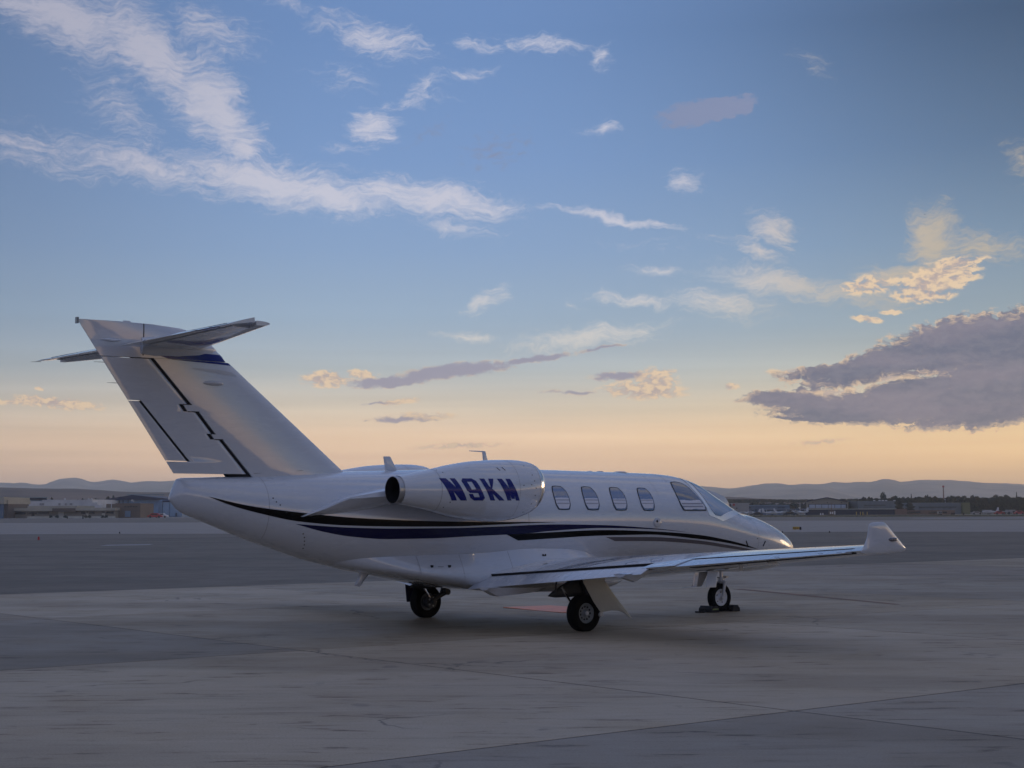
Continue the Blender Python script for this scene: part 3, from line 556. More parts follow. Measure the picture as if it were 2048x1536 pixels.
# ---------------------------------------------------------------- engines
NX = [-7.40,-7.20,-6.94,-6.52,-6.10,-5.78,-5.50,-5.30,-5.16,-5.08,-5.045]
NZ = [1.985,1.985,1.985,1.98,1.98,1.985,2.0,2.02,2.035,2.045,2.05]
NR = [0.195,0.225,0.275,0.365,0.42,0.435,0.425,0.395,0.355,0.31,0.275]
ENG = 1.30
def nac(x, ph, off=0.0):
    r = float(pchip(x, NX, NR)) + off; z = float(pchip(x, NX, NZ)); return (x, ENG + r * math.sin(ph), z + r * math.cos(ph))
for sd_, nm in ((1, 'starboard'), (-1, 'port')):
    xs_ = list(np.linspace(-7.40, -5.4, 30)) + list(-5.4 + 0.355 * np.sin(np.linspace(0.1, math.pi / 2, 14)))
    vs = [(x, -sd_ * nac(x, 2 * math.pi * j / 64)[1], nac(x, 2 * math.pi * j / 64)[2]) for x in xs_[:-8] for j in range(64)]
    nacelle = mesh_obj('nacelle', vs, grid_faces(len(xs_) - 8, 64, True), M['white'], jet); nacelle['label'] = nm + ' engine nacelle'
    lip = []
    rows = [(x, float(pchip(x, NX, NR)), float(pchip(x, NX, NZ))) for x in xs_[-9:]] + [(-5.03, 0.262, 2.052), (-5.035, 0.245, 2.052), (-5.07, 0.235, 2.05), (-5.2, 0.23, 2.04), (-5.5, 0.22, 2.03)]
    for x, r, z in rows:
        for j in range(64): a = 2 * math.pi * j / 64; lip.append((x, -sd_ * (ENG + r * math.sin(a)), z + r * math.cos(a)))
    mesh_obj('intake_lip', lip, grid_faces(len(rows), 64, True), M['chrome'], nacelle)
    for xq, wq in ((-6.86, .006), (-5.62, .005), (-5.20, .005)):
        vv = []
        for j in range(65):
            for d in (-wq / 2, wq / 2): q = nac(xq + d, 2 * math.pi * j / 64, 0.0012); vv.append((q[0], -sd_ * q[1], q[2]))
        mesh_obj('cowl_seam', vv, grid_faces(65, 2), M['seam'], nacelle)
    MB().lathe((-5.52, -sd_ * ENG, 2.03), (1, 0, 0), [(0, 0.001), (0.0, 0.235)], 32).obj('fan_face', M['dark'], nacelle)
    c = (-7.40, -sd_ * ENG, 1.985)
    MB().lathe(c, (-1, 0, 0), [(-0.02, 0.190), (0.04, 0.189), (0.075, 0.187), (0.077, 0.180), (0.0, 0.178)], 48).obj('exhaust_nozzle', M['metal'], nacelle)
    MB().lathe(c, (-1, 0, 0), [(0.072, 0.1795), (0.0, 0.178), (-0.25, 0.15), (-0.25, 0.001)], 48).obj('exhaust_duct', M['dark'], nacelle)
    # registration letters across the cowl
    def cow(u, v, o, sd_=sd_):
        uu = u if sd_ == 1 else 1 - u
        x = -6.88 + uu * 1.10 + (1 - v) * 0.17 * (1 if sd_ == 1 else -1) + (0 if sd_ == 1 else 0.17); z = 1.845 + v * 0.30
        r = float(pchip(x, NX, NR)); zc = float(pchip(x, NX, NZ)); q = nac(x, math.acos(max(-1, min(1, (z - zc) / r))), o); return (q[0], -sd_ * q[1], q[2])
    for ch, u0, w in (('N', 0.0, 0.205), ('9', 0.262, 0.205), ('K', 0.535, 0.205), ('M', 0.795, 0.20)):
        text_strokes(GL[ch], lambda u, v, o, u0=u0, w=w: cow(u0 + u * w, v, o), M['blue'], nacelle, 'registration_letter')
    if sd_ == 1:
        for x, d in ((-6.83, 22), (-6.78, 38), (-6.72, 120), (-6.78, 138), (-5.35, 62), (-5.33, 75), (-5.31, 90), (-5.32, 105), (-5.36, 122), (-5.45, 140), (-5.42, 38), (-5.55, 82), (-5.40, 82)):
            q = nac(x, R(d)); cc = Vector(L(x, ENG, float(pchip(x, NX, NZ)))); disc('rivet', L(*q), Vector(L(*q)) - cc, 0.009, M['dark'], nacelle, 0.002, 8)
        for x in (-5.93, -5.84):
            q = nac(x, R(42), 0.002); q2 = nac(x + 0.03, R(50), 0.002); MB().tube(L(*q), L(*q2), 0.005, n=6).obj('cowl_latch', M['dark'], nacelle)
        MB().box(L(-5.73, ENG - 0.05, 1.585), (0.16, 0.08, 0.05)).obj('drain_scoop', M['dark'], nacelle)
    # pylon from the fuselage to the nacelle
    PX = [-8.42, -8.1, -7.83, -7.4, -7.0, -6.5, -6.0, -5.7]
    PZt = [1.635, 1.77, 1.895, 1.985, 2.06, 2.08, 2.08, 2.06]; PZm = [1.63, 1.74, 1.87, 1.90, 1.92, 1.95, 1.96, 1.96]; PZb = [1.625, 1.635, 1.65, 1.72, 1.80, 1.80, 1.82, 1.86]
    PO = [0.55, 0.64, 0.76, 0.93, 1.10, 1.2, 1.2, 1.2]; vs = []; px = np.linspace(-8.42, -5.7, 28)
    for x in px:
        zt, zm, zb, po = (float(np.interp(x, PX, a)) for a in (PZt, PZm, PZb, PO)); y0 = ysurf(x, (zt + zb) / 2) - 0.06
        w_ = po - y0; ring = [(y0, zt), (y0 + w_ * .5, zt + 0.002), (y0 + w_ * .8, zt), (po - .004, zt - 0.2 * (zt - zm)), (po, zm), (y0 + w_ * .72, zm + (zb - zm) * .45), (y0 + w_ * .35, zm + (zb - zm) * .85), (y0, zb)]
        vs += [(x, -sd_ * y, z) for y, z in ring]
    mesh_obj('pylon', vs, grid_faces(len(px), 8, True) + [tuple(range(8)), tuple(range(27 * 8, 28 * 8))], M['white'], jet, angle=28)['label'] = nm + ' engine pylon'

# ---------------------------------------------------------------- fin, rudder, tailplane
def fin_LE(z): return float(np.interp(z, [2.20, 2.26, 3.94, 4.06, 4.13], [-7.38, -7.45, -9.57, -9.70, -10.0]))
def fin_TE(z): return float(np.interp(z, [2.15, 2.18, 4.08, 4.17], [-10.02, -10.04, -11.37, -11.43]))
def fin_t(x, z):
    a, b_ = fin_LE(z), fin_TE(z); c = a - b_; t = min(max((a - x) / c, 0), 1); k = float(np.interp(z, [2.2, 3.9], [0.105, 0.10]))
    return max(0.006, 5 * k * (0.2969 * math.sqrt(t) - 0.126 * t - 0.3516 * t * t + 0.2843 * t ** 3 - 0.1036 * t ** 4) * c)
def finrow(name, zs, xl, xr, m, parent, nx=22, scale=1.0, flat=None, edge_round=0.0, endr=0.0):
    vs = []; n = nx + 1
    for z in zs:
        a, b_ = xr(z), xl(z); row = [a + (b_ - a) * (i / nx) ** 1.4 for i in range(n)]
        f = lambda x: (fin_t(x, z) * scale) * (min(1, math.sqrt(max(0.04, (a - x) / edge_round))) if edge_round and (a - x) < edge_round else 1)
        vs += [L(x, f(x), z) for x in row] + [L(x, -f(x), z) for x in row[::-1]]
    nr = 2 * n; nz = len(zs)
    return mesh_obj(name, vs, grid_faces(nz, nr, True) + [tuple(range(nr)), tuple(range((nz - 1) * nr, nz * nr))], m, parent, angle=45)
# hinge line of the rudder with its two steps
HZ = [2.15, 2.66, 2.661, 2.735, 2.736, 3.02, 3.021, 3.115, 3.116, 3.70]
HX = [-8.93, -9.39, -9.51, -9.565, -9.50, -9.74, -9.90, -9.97, -9.85, -10.39]
def hinge(z): return float(np.interp(z, HZ, HX))
zs1 = sorted([2.10] + HZ + list(np.linspace(2.2, 3.68, 18)))
fin = finrow('fin', [z for z in zs1 if z <= 3.70], lambda z: hinge(z) + 0.0, lambda z: fin_LE(z) if z > 2.2 else -7.38, M['white'], jet)
zs2 = [z for z in sorted(HZ[1:-1] + [2.205, 3.69] + list(np.linspace(2.25, 3.65, 16)))]
TZ0, TZ1 = 2.36, 3.15
rud = finrow('rudder', zs2, lambda z: (float(np.interp(z, [TZ0, TZ1], [-9.84, -10.545])) if TZ0 + 0.001 < z < TZ1 - 0.001 else fin_TE(z)), lambda z: hinge(z) - 0.022, M['white'], fin, edge_round=0.05)
def rud_left(z): return float(np.interp(z, [TZ0, TZ1], [-9.84, -10.545]))
bpy.data.objects.remove(rud)
zr = sorted([z for z in HZ[1:-1]] + [2.205, 3.69, TZ0, TZ0 + 0.0005, TZ1, TZ1 - 0.0005] + list(np.linspace(2.25, 3.65, 16)))
rud = finrow('rudder', zr, lambda z: rud_left(z) if TZ0 < z < TZ1 else fin_TE(z), lambda z: hinge(z) - 0.022, M['white'], fin, edge_round=0.05)
finrow('rudder_tab', list(np.linspace(TZ0 + 0.012, TZ1 - 0.012, 8)), fin_TE, lambda z: rud_left(z) - 0.02, M['white'], rud, edge_round=0.03)
finrow('rudder_spar', [2.15, 2.6, 3.0, 3.4, 3.72], lambda z: np.interp(z, [2.15, 3.72], [-9.25, -10.7]), lambda z: np.interp(z, [2.15, 3.72], [-8.75, -10.2]), M['dark'], fin, scale=0.72)
finrow('tab_spar', [TZ0 + .01, 2.7, TZ1 - .01], lambda z: rud_left(z) - 0.05, lambda z: rud_left(z) + 0.05, M['dark'], rud, scale=0.8)
# top of the fin and the fairing carrying the tailplane
cap = finrow('fin_cap', [3.703, 3.78, 3.86, 3.94, 4.02, 4.08, 4.12, 4.145, 4.155], lambda z: fin_TE(z), lambda z: min(fin_LE(z), -9.35 if z < 3.8 else fin_LE(z)) if z < 4.06 else float(np.interp(z, [4.06, 4.12, 4.145, 4.155], [-9.72, -10.0, -10.45, -10.9])), M['white'], jet, scale=1.0)
cap['label'] = 'fairing on top of the fin that carries the tailplane'
finrow('cap_seam', [3.73, 3.85, 3.95, 4.05, 4.10, 4.142], lambda z: -10.548, lambda z: -10.536, M['dark'], cap, nx=2, scale=1.04)
MB().box(L(-11.425, 0, 4.135), (0.03, 0.05, 0.08)).obj('tail_light', M['lens'], cap)
MB().box(L(-10.75, 0, 4.165), (0.10, 0.015, 0.02)).obj('handle', M['white'], cap)
# bulbous root fairing of the tailplane
MB().lathe(L(-9.45, 0, 3.86), (-1, 0, 0.0), [(0, 0.001), (0.10, 0.075), (0.30, 0.125), (0.6, 0.15), (0.95, 0.145), (1.12, 0.125), (1.12, 0.001)], 32).obj('tailplane_root_fairing', M['white'], cap)
plate('tail_finlet', [(-11.16,3.90),(-11.03,3.925),(-10.84,3.905),(-10.96,3.875)], 0.10, 0.03, M['white'], cap)
def S_LE(Y): return -9.66 - (Y - 0.1) * 0.218
def S_HG(Y): return float(np.interp(Y, [0.1, 2.9], [-10.57, -10.655]))
def S_TE(Y): return float(np.interp(Y, [0.1, 2.9], [-10.97, -10.83]))
def stab_piece(name, Ys, f0, f1, m, parent, side, defl=0.0, th=0.095):
    vs = []
    for Y in Ys:
        c = S_LE(Y) - S_TE(Y); a, b_ = (S_LE(Y) - f0(Y)) / c, (S_LE(Y) - f1(Y)) / c; ts = [a + (b_ - a) * (0.5 - 0.5 * math.cos(math.pi * i / 12)) for i in range(13)]
        def P(t, up): return (S_LE(Y) - c * t, 3.895 + (1 if up else -1) * 5 * th * (0.2969 * math.sqrt(max(t, 0)) - 0.126 * t - 0.3516 * t * t + 0.2843 * t ** 3 - 0.1026 * t ** 4) * c)
        ring = [P(t, True) for t in ts[::-1]] + [P(t, False) for t in ts]
        if defl:
            hx, hz = S_HG(Y), 3.895; ring = [(hx + (x - hx) * math.cos(defl) + (z - hz) * math.sin(-defl), hz + (z - hz) * math.cos(defl) + (x - hx) * math.sin(defl)) for x, z in ring]
        vs += [(x, -side * Y, z) for x, z in ring]
    nr = 26; return mesh_obj(name, vs, grid_faces(len(Ys), nr, True) + [tuple(range(nr)), tuple(range((len(Ys) - 1) * nr, len(Ys) * nr))], m, parent, angle=40)
for sd_, nm in ((1, 'starboard'), (-1, 'port')):
    st = stab_piece('tailplane', [0.08, 0.6, 1.2, 1.8, 2.4, 2.62], S_LE, lambda Y: S_HG(Y) + 0.03, M['white'], jet, sd_); st['label'] = nm + ' half of the tailplane'
    stab_piece('tailplane_tip', [2.625, 2.9], S_LE, lambda Y: S_LE(Y) - 0.18, M['white'], st, sd_)
    el = stab_piece('elevator', [0.20, 0.6, 1.2, 1.8, 2.4, 2.63], lambda Y: S_HG(Y) + 0.0, S_TE, M['white'], st, sd_, defl=R(12))
    stab_piece('elevator_horn', [2.635, 2.88], lambda Y: S_LE(Y) - 0.19, S_TE, M['white'], el, sd_, defl=R(12))
    stab_piece('elevator_gap', [0.2, 1.4, 2.62], lambda Y: S_HG(Y) + 0.05, lambda Y: S_HG(Y) - 0.05, M['dark'], st, sd_, th=0.06)
    for Y in (2.3, 2.7): MB().tube((S_TE(Y) + 0.02, -sd_ * Y, 3.84), (S_TE(Y) - 0.12, -sd_ * Y, 3.83), 0.004, 0.002, 6).obj('static_wick', M['gear'], el)
for z in (3.36, 3.62): MB().tube(L(fin_TE(z) + 0.02, 0, z), L(fin_TE(z) - 0.14, 0, z - 0.002), 0.004, 0.002, 6).obj('static_wick', M['gear'], rud)
def fin_band(name, top, bot, m, side, parent):
    vs = []; n = 40
    for i in range(n + 1):
        u = i / n; xa = top[0][0] + (top[-1][0] - top[0][0]) * u; xb = bot[0][0] + (bot[-1][0] - bot[0][0]) * u
        za = np.interp(xa, [p[0] for p in top], [p[1] for p in top]); zb = np.interp(xb, [p[0] for p in bot], [p[1] for p in bot])
        for j in range(5):
            w = j / 4; x, z = xa + (xb - xa) * w, za + (zb - za) * w; vs.append(L(x, side * (fin_t(x, z)  + 0.004), z))
    return mesh_obj(name, vs, grid_faces(n + 1, 5), m, parent)
for sd_ in (1, -1):
    fin_band('fin_stripe', [(-10.52,3.792),(-10.2,3.80),(-9.9,3.80),(-9.42,3.80)], [(-10.52,3.788),(-10.3,3.735),(-10.2,3.706),(-9.34,3.706)], M['blue'], sd_, cap)
    fin_band('fin_stripe', [(-10.15,3.699),(-9.7,3.699),(-9.30,3.699)], [(-10.15,3.697),(-9.8,3.682),(-9.26,3.665)], M['blue'], sd_, fin)
    for a_x, b_x, z_ in ((-9.74, -9.90, 3.02), (-9.97, -9.85, 3.115), (-9.39, -9.51, 2.661), (-9.565, -9.50, 2.735), (-10.04, -9.85, TZ0 + .004)):
        if z_ > 2.5: MB().tube(L(a_x, sd_ * fin_t(a_x, z_), z_), L(b_x, sd_ * fin_t(b_x, z_), z_), 0.006, n=6).obj('hinge_step_gap', M['dark'], fin)
    fin_band('fin_stripe', [(-9.85,3.60),(-9.5,3.60),(-9.25,3.57)], [(-9.85,3.59),(-9.5,3.55),(-9.17,3.52)], M['pale'], sd_, fin)['label'] = 'pale grey stripe below the blue one'
    MB().lathe(L(-9.55, sd_ * (fin_t(-9.55, 3.41) - 0.003), 3.41), (1, 0, 0), [(-0.15, 0.001), (-0.11, 0.022), (-0.03, 0.032), (0.08, 0.032), (0.14, 0.02), (0.16, 0.001)], 16).obj('tail_flood_light', M['pale'], fin)
mb = MB()
for (xa, za), (xb, zb) in (((-8.93, 2.215), (-7.42, 2.30)),):
    for sd_ in (1, -1):
        mb.tube(L(xa, sd_ * (fin_t(xa, za) + 0.0), za), L(-8.2, sd_ * (fin_t(-8.2, 2.27)), 2.262), 0.004, n=6); mb.tube(L(-8.2, sd_ * (fin_t(-8.2, 2.27)), 2.262), L(xb - 0.1, sd_ * (fin_t(xb - 0.1, zb) + 0.0), zb), 0.004, n=6)
mb.obj('fin_root_seam', M['seam'], fin)

# ---------------------------------------------------------------- undercarriage
M['navy_panel'] = mat('navy_panel', (0.012, 0.014, 0.05), 0.5)
def wheel(parent, x, s, z, r, w, side, rim_r, mrim, rim_dark, spokes):
    """tyre and rim, outer face towards side"""
    ax = (0, -side, 0); c = L(x, s, z); h = w / 2
    prof_t = [(-h * 0.55, rim_r * 0.96), (-h * 0.85, rim_r * 1.02), (-h, r * 0.80), (-h * 0.93, r * 0.92), (-h * 0.70, r * 0.985), (-h * 0.35, r), (0, r * 1.002), (h * 0.35, r), (h * 0.70, r * 0.985), (h * 0.93, r * 0.92), (h, r * 0.80), (h * 0.85, rim_r * 1.02), (h * 0.55, rim_r * 0.96)]
    mb = MB(); mb.lathe(c, ax, prof_t, 56)
    zmin = z - r; vs2 = []
    for v in mb.v:                                   # flat spot under load
        vs2.append((v[0], v[1], max(v[2], 0.004)))
    mb.v = vs2; t = mb.obj('tyre', M['rubber'], parent)
    mb = MB(); mb.lathe(c, ax, [(h * 0.52, rim_r * 0.97), (h * 0.72, rim_r * 0.98), (h * 0.74, rim_r * 0.90), (h * 0.55, rim_r * 0.80), (h * 0.40, rim_r * 0.62), (h * 0.42, rim_r * 0.40), (h * 0.60, rim_r * 0.30), (h * 0.85, rim_r * 0.26), (h * 0.88, 0.001)], 48)
    mb.lathe(c, ax, [(-h * 0.52, rim_r * 0.97), (-h * 0.6, rim_r * 0.9), (-h * 0.3, rim_r * 0.5), (-h * 0.5, 0.001)], 32)
    rim = mb.obj('rim', mrim, parent)
    d = Vector(ax)
    a = d.orthogonal().normalized(); b_ = d.cross(a)
    for i in range(spokes):
        w_ = 2 * math.pi * i / spokes; p = Vector(c) + (a * math.cos(w_) + b_ * math.sin(w_)) * rim_r * 0.62 + d * (h * 0.42)
        disc('wheel_hole', p, d, rim_r * (0.105 if spokes > 6 else 0.08), M['dark'], rim, 0.006, 10)
    mb = MB(); mb.lathe(c, ax, [(h * 0.86, rim_r * 0.20), (h * 1.02, rim_r * 0.17), (h * 1.05, 0.001)], 20); mb.obj('hub_cap', M['rimw'] if not rim_dark else M['metal'], rim)
    return t
for sd_, nm in ((1, 'starboard'), (-1, 'port')):
    g = empty('main_gear', (0, 0, 0)); g.parent = jet; g['label'] = nm + ' main landing gear'
    s = 1.95 * sd_
    wheel(g, -4.665, s, 0.258, 0.265, 0.175, sd_, 0.145, M['rimg'], False, 11)
    mb = MB(); si = (1.95 - 0.17) * sd_
    mb.tube(L(-4.50, si, 0.86), L(-4.42, si, 0.42), 0.055, 0.05, 16)
    mb.tube(L(-4.60, si * 1.02, 0.80), L(-4.47, si, 0.56), 0.035, 0.035, 12)
    mb.obj('leg', M['gear'], g)
    mb = MB(); mb.tube(L(-4.40, si, 0.40), L(-4.70, si, 0.27), 0.042, 0.038, 14); mb.tube(L(-4.665, 1.70 * sd_, 0.258), L(-4.665, 1.97 * sd_, 0.258), 0.03, n=14); mb.tube(L(-4.40, 1.70 * sd_, 0.41), L(-4.40, 1.86 * sd_, 0.41), 0.05, n=14)
    mb.obj('trailing_link', M['gearw'] if sd_ == 1 else M['gear'], g)
    mb = MB(); mb.lathe(L(-4.665, 1.82 * sd_, 0.258), (0, 1, 0), [(-0.05, 0.001), (-0.05, 0.10), (0.05, 0.10), (0.05, 0.001)], 24); mb.obj('brake', M['gear'], g)
    for aa in range(5): disc('brake_piston', L(-4.665 + 0.065 * math.cos(aa * 1.25), 1.765 * sd_, 0.258 + 0.065 * math.sin(aa * 1.25)), (0, sd_, 0), 0.014, M['gearw'], g, 0.01, 8)
    MB().tube(L(-4.92, si, 0.62), L(-4.70, si, 0.33), 0.022, 0.014, 10).obj('shock_absorber', M['chrome'], g)
    MB().tube(L(-4.38, si, 0.68), L(-4.36, si, 0.44), 0.012, n=8).obj('hydraulic_line', M['chrome'], g)
    pl = [(-4.84,0.90),(-4.44,0.90),(-4.40,0.74),(-4.20,0.50),(-3.86,0.145),(-3.92,0.165),(-4.02,0.235),(-4.14,0.275),(-4.28,0.285),(-4.47,0.265),(-4.60,0.42),(-4.78,0.70)]
    if sd_ == -1: pl = [(-4.97,0.56),(-4.72,0.62),(-4.70,0.26),(-4.93,0.25)]
    plate('gear_door', pl, 2.10 * sd_, 0.022, M['cream'] if sd_ == 1 else M['navy_panel'], g, rnd=0.06, power=0.2, cant=-0.03 * sd_)
    MB().tube(L(-4.455, 2.10 * sd_, 0.235), L(-4.455, 2.07 * sd_, 0.235), 0.035, n=14).obj('door_link', M['gearw'], g) if sd_ == 1 else None
    plate('gear_beam', [(-5.13,0.50),(-5.04,0.565),(-4.72,0.72),(-4.42,0.78),(-4.44,0.50),(-4.70,0.475),(-5.0,0.475)], 1.72 * sd_, 0.10, M['gear'], g, rnd=0.1, power=0.25)
    MB().tube(L(-5.02, 1.76 * sd_, 0.55), L(-5.0, 1.76 * sd_, 0.70), 0.012, n=8).obj('actuator_rod', M['gear'], g)
    MB().lathe(L(-4.36, 1.50 * sd_, 0.60), (-1, 0, 0), [(-0.05, 0.001), (-0.05, 0.07), (0.03, 0.085), (0.05, 0.085), (0.05, 0.001)], 22).obj('landing_light', M['lens'], g)
    MB().tube(L(-4.36, 1.50 * sd_, 0.66), L(-4.36, 1.50 * sd_, 0.80), 0.012, n=8).obj('light_stalk', M['chrome'], g)
g = empty('nose_gear', (0, 0, 0)); g.parent = jet
wheel(g, 0.0, 0.0, 0.238, 0.238, 0.13, 1, 0.145, M['rimw'], False, 5)
mb = MB(); mb.tube(L(0.055, 0, 0.80), L(0.045, 0, 0.545), 0.032, 0.030, 16); mb.obj('strut', M['metal'], g)
mb = MB(); mb.tube(L(0.05, 0, 0.57), L(0.045, 0, 0.50), 0.045, 0.05, 16)
for q in (1, -1): mb.tube(L(0.045, 0.02 * q, 0.51), L(0.05, 0.085 * q, 0.485), 0.03, 0.028, 12); mb.tube(L(0.05, 0.085 * q, 0.49), L(0.0, 0.088 * q, 0.235), 0.030, 0.020, 12); mb.lathe(L(0, 0.088 * q, 0.238), (0, -q, 0), [(-0.01, 0.03), (0.015, 0.03), (0.02, 0.001)], 14)
mb.obj('fork', M['gearw'], g)
mb = MB(); mb.tube(L(0.05, 0, 0.60), L(0.17, 0, 0.58), 0.014, n=10); mb.tube(L(0.17, 0, 0.58), L(0.08, 0, 0.53), 0.012, n=10); mb.box(L(0.16, 0.0, 0.575), (0.05, 0.08, 0.03)); mb.obj('torque_link', M['metal'], g)
MB().tube(L(0.03, 0, 0.56), L(-0.22, 0, 0.60), 0.010, n=8).obj('drag_rod', M['gear'], g)
mb = MB(); mb.tube(L(-0.16, 0, 0.70), L(0.12, 0, 0.68), 0.02, n=10); mb.tube(L(-0.16, 0.1, 0.66), L(-0.16, -0.1, 0.66), 0.025, n=10); mb.obj('gear_bay_linkage', M['metal'], g)
for q in (1, -1): plate('nose_gear_door', [(-0.36,0.70),(-0.12,0.70),(-0.24,0.42),(-0.49,0.42)], 0.17 * q, 0.02, M['pale'], g, rnd=0.04, power=0.2, cant=-0.25 * q)
# open cabin door on the far side
dr = plate('cabin_door', [(-0.20,2.13),(0.56,2.105),(0.98,2.01),(1.20,1.94),(1.29,1.84),(1.30,1.68),(1.30,0.92),(-0.20,0.92)], -1.02, 0.09, M['white'], jet, rnd=0.16, power=0.3)
dr['label'] = 'open cabin door swung forward on the far side'

# ------------------------------------------------------------------ things on the ground beside the jet
JM = Matrix.Translation((3.482, 27.451, 0)) @ Matrix.Rotation(R(37.926), 4, 'Z')
def at_jet(x, s, z=0.0): return JM @ Vector((x, -s, z))
def chock(x, label, strip):
    e = empty('wheel_chock', at_jet(x, 0), R(37.926), label=label, category='wheel chock', group='chocks at the nose wheel')
    vs = []; pr = [(-.095, 0.0), (-.095, .05), (-.06, .10), (.05, .105), (.09, .06), (.095, 0.0)]
    if x < 0: pr = [(-a, h) for a, h in pr][::-1]
    for y in (-0.16, -0.145, 0.145, 0.16):
        k = 0.9 if abs(y) > .15 else 1.0
        vs += [(a * k, y, h * k + 0.001) for a, h in pr]
    n = len(pr); mesh_obj('block', vs, grid_faces(4, n, True) + [tuple(range(n)), tuple(range(3 * n, 4 * n))], M['chock'], e, angle=25)
    if strip: MB().box((-0.005, -0.162, 0.055), (0.13, 0.006, 0.022)).obj('reflective_strip', M['lime'], e)
    return e
M['chock'] = mat('chock_rubber', (0.012, 0.012, 0.013), 0.7, bump=0.3, bscale=60, var=0.2)
M['lime'] = mat('lime_strip', (0.16, 0.20, 0.06), 0.5)
M['orange'] = mat('orange_board', (0.74, 0.27, 0.16), 0.55, var=0.12, vscale=3, bump=0.15, bscale=12)
c1 = chock(-0.245, 'black rubber wheel chock behind the nose wheel, with a green strip and a rope', True)
rp = [(-0.10, 0, 0.03), (-0.18, -0.02, 0.012), (-0.25, 0.03, 0.010), (-0.31, 0.0, 0.016), (-0.25, -0.05, 0.014), (-0.18, -0.06, 0.012), (-0.10, -0.03, 0.02)]
mb = MB()
for a, b_ in zip(rp, rp[1:]): mb.tube(a, b_, 0.013, n=8)
mb.obj('rope', M['chock'], c1)
chock(0.245, 'black rubber wheel chock in front of the nose wheel', False)
e = empty('orange_board', at_jet(-1.70, -2.28), R(37.926 - 4), label='flat orange board lying on the concrete under the jet, behind the near main wheel', category='board')
bmv = []; nx_, ny_ = 10, 20
for i in range(nx_ + 1):
    for j in range(ny_ + 1):
        x, y = -0.5 + i / nx_, -0.88 + 1.76 * j / ny_; bmv.append((x, y, 0.012 + 0.004 * math.sin(3 * y + x) ))
top = grid_faces(nx_ + 1, ny_ + 1); n0 = len(bmv); bmv += [(v[0], v[1], 0.003) for v in bmv]
edge = [i * (ny_ + 1) for i in range(nx_ + 1)] + [nx_ * (ny_ + 1) + j for j in range(1, ny_ + 1)] + [i * (ny_ + 1) + ny_ for i in range(nx_ - 1, -1, -1)] + [j for j in range(ny_ - 1, 0, -1)]
fs = top + [tuple(k + n0 for k in f[::-1]) for f in top] + [(edge[i], edge[(i + 1) % len(edge)], edge[(i + 1) % len(edge)] + n0, edge[i] + n0) for i in range(len(edge))]
mesh_obj('sheet', bmv, fs, M['orange'], e)

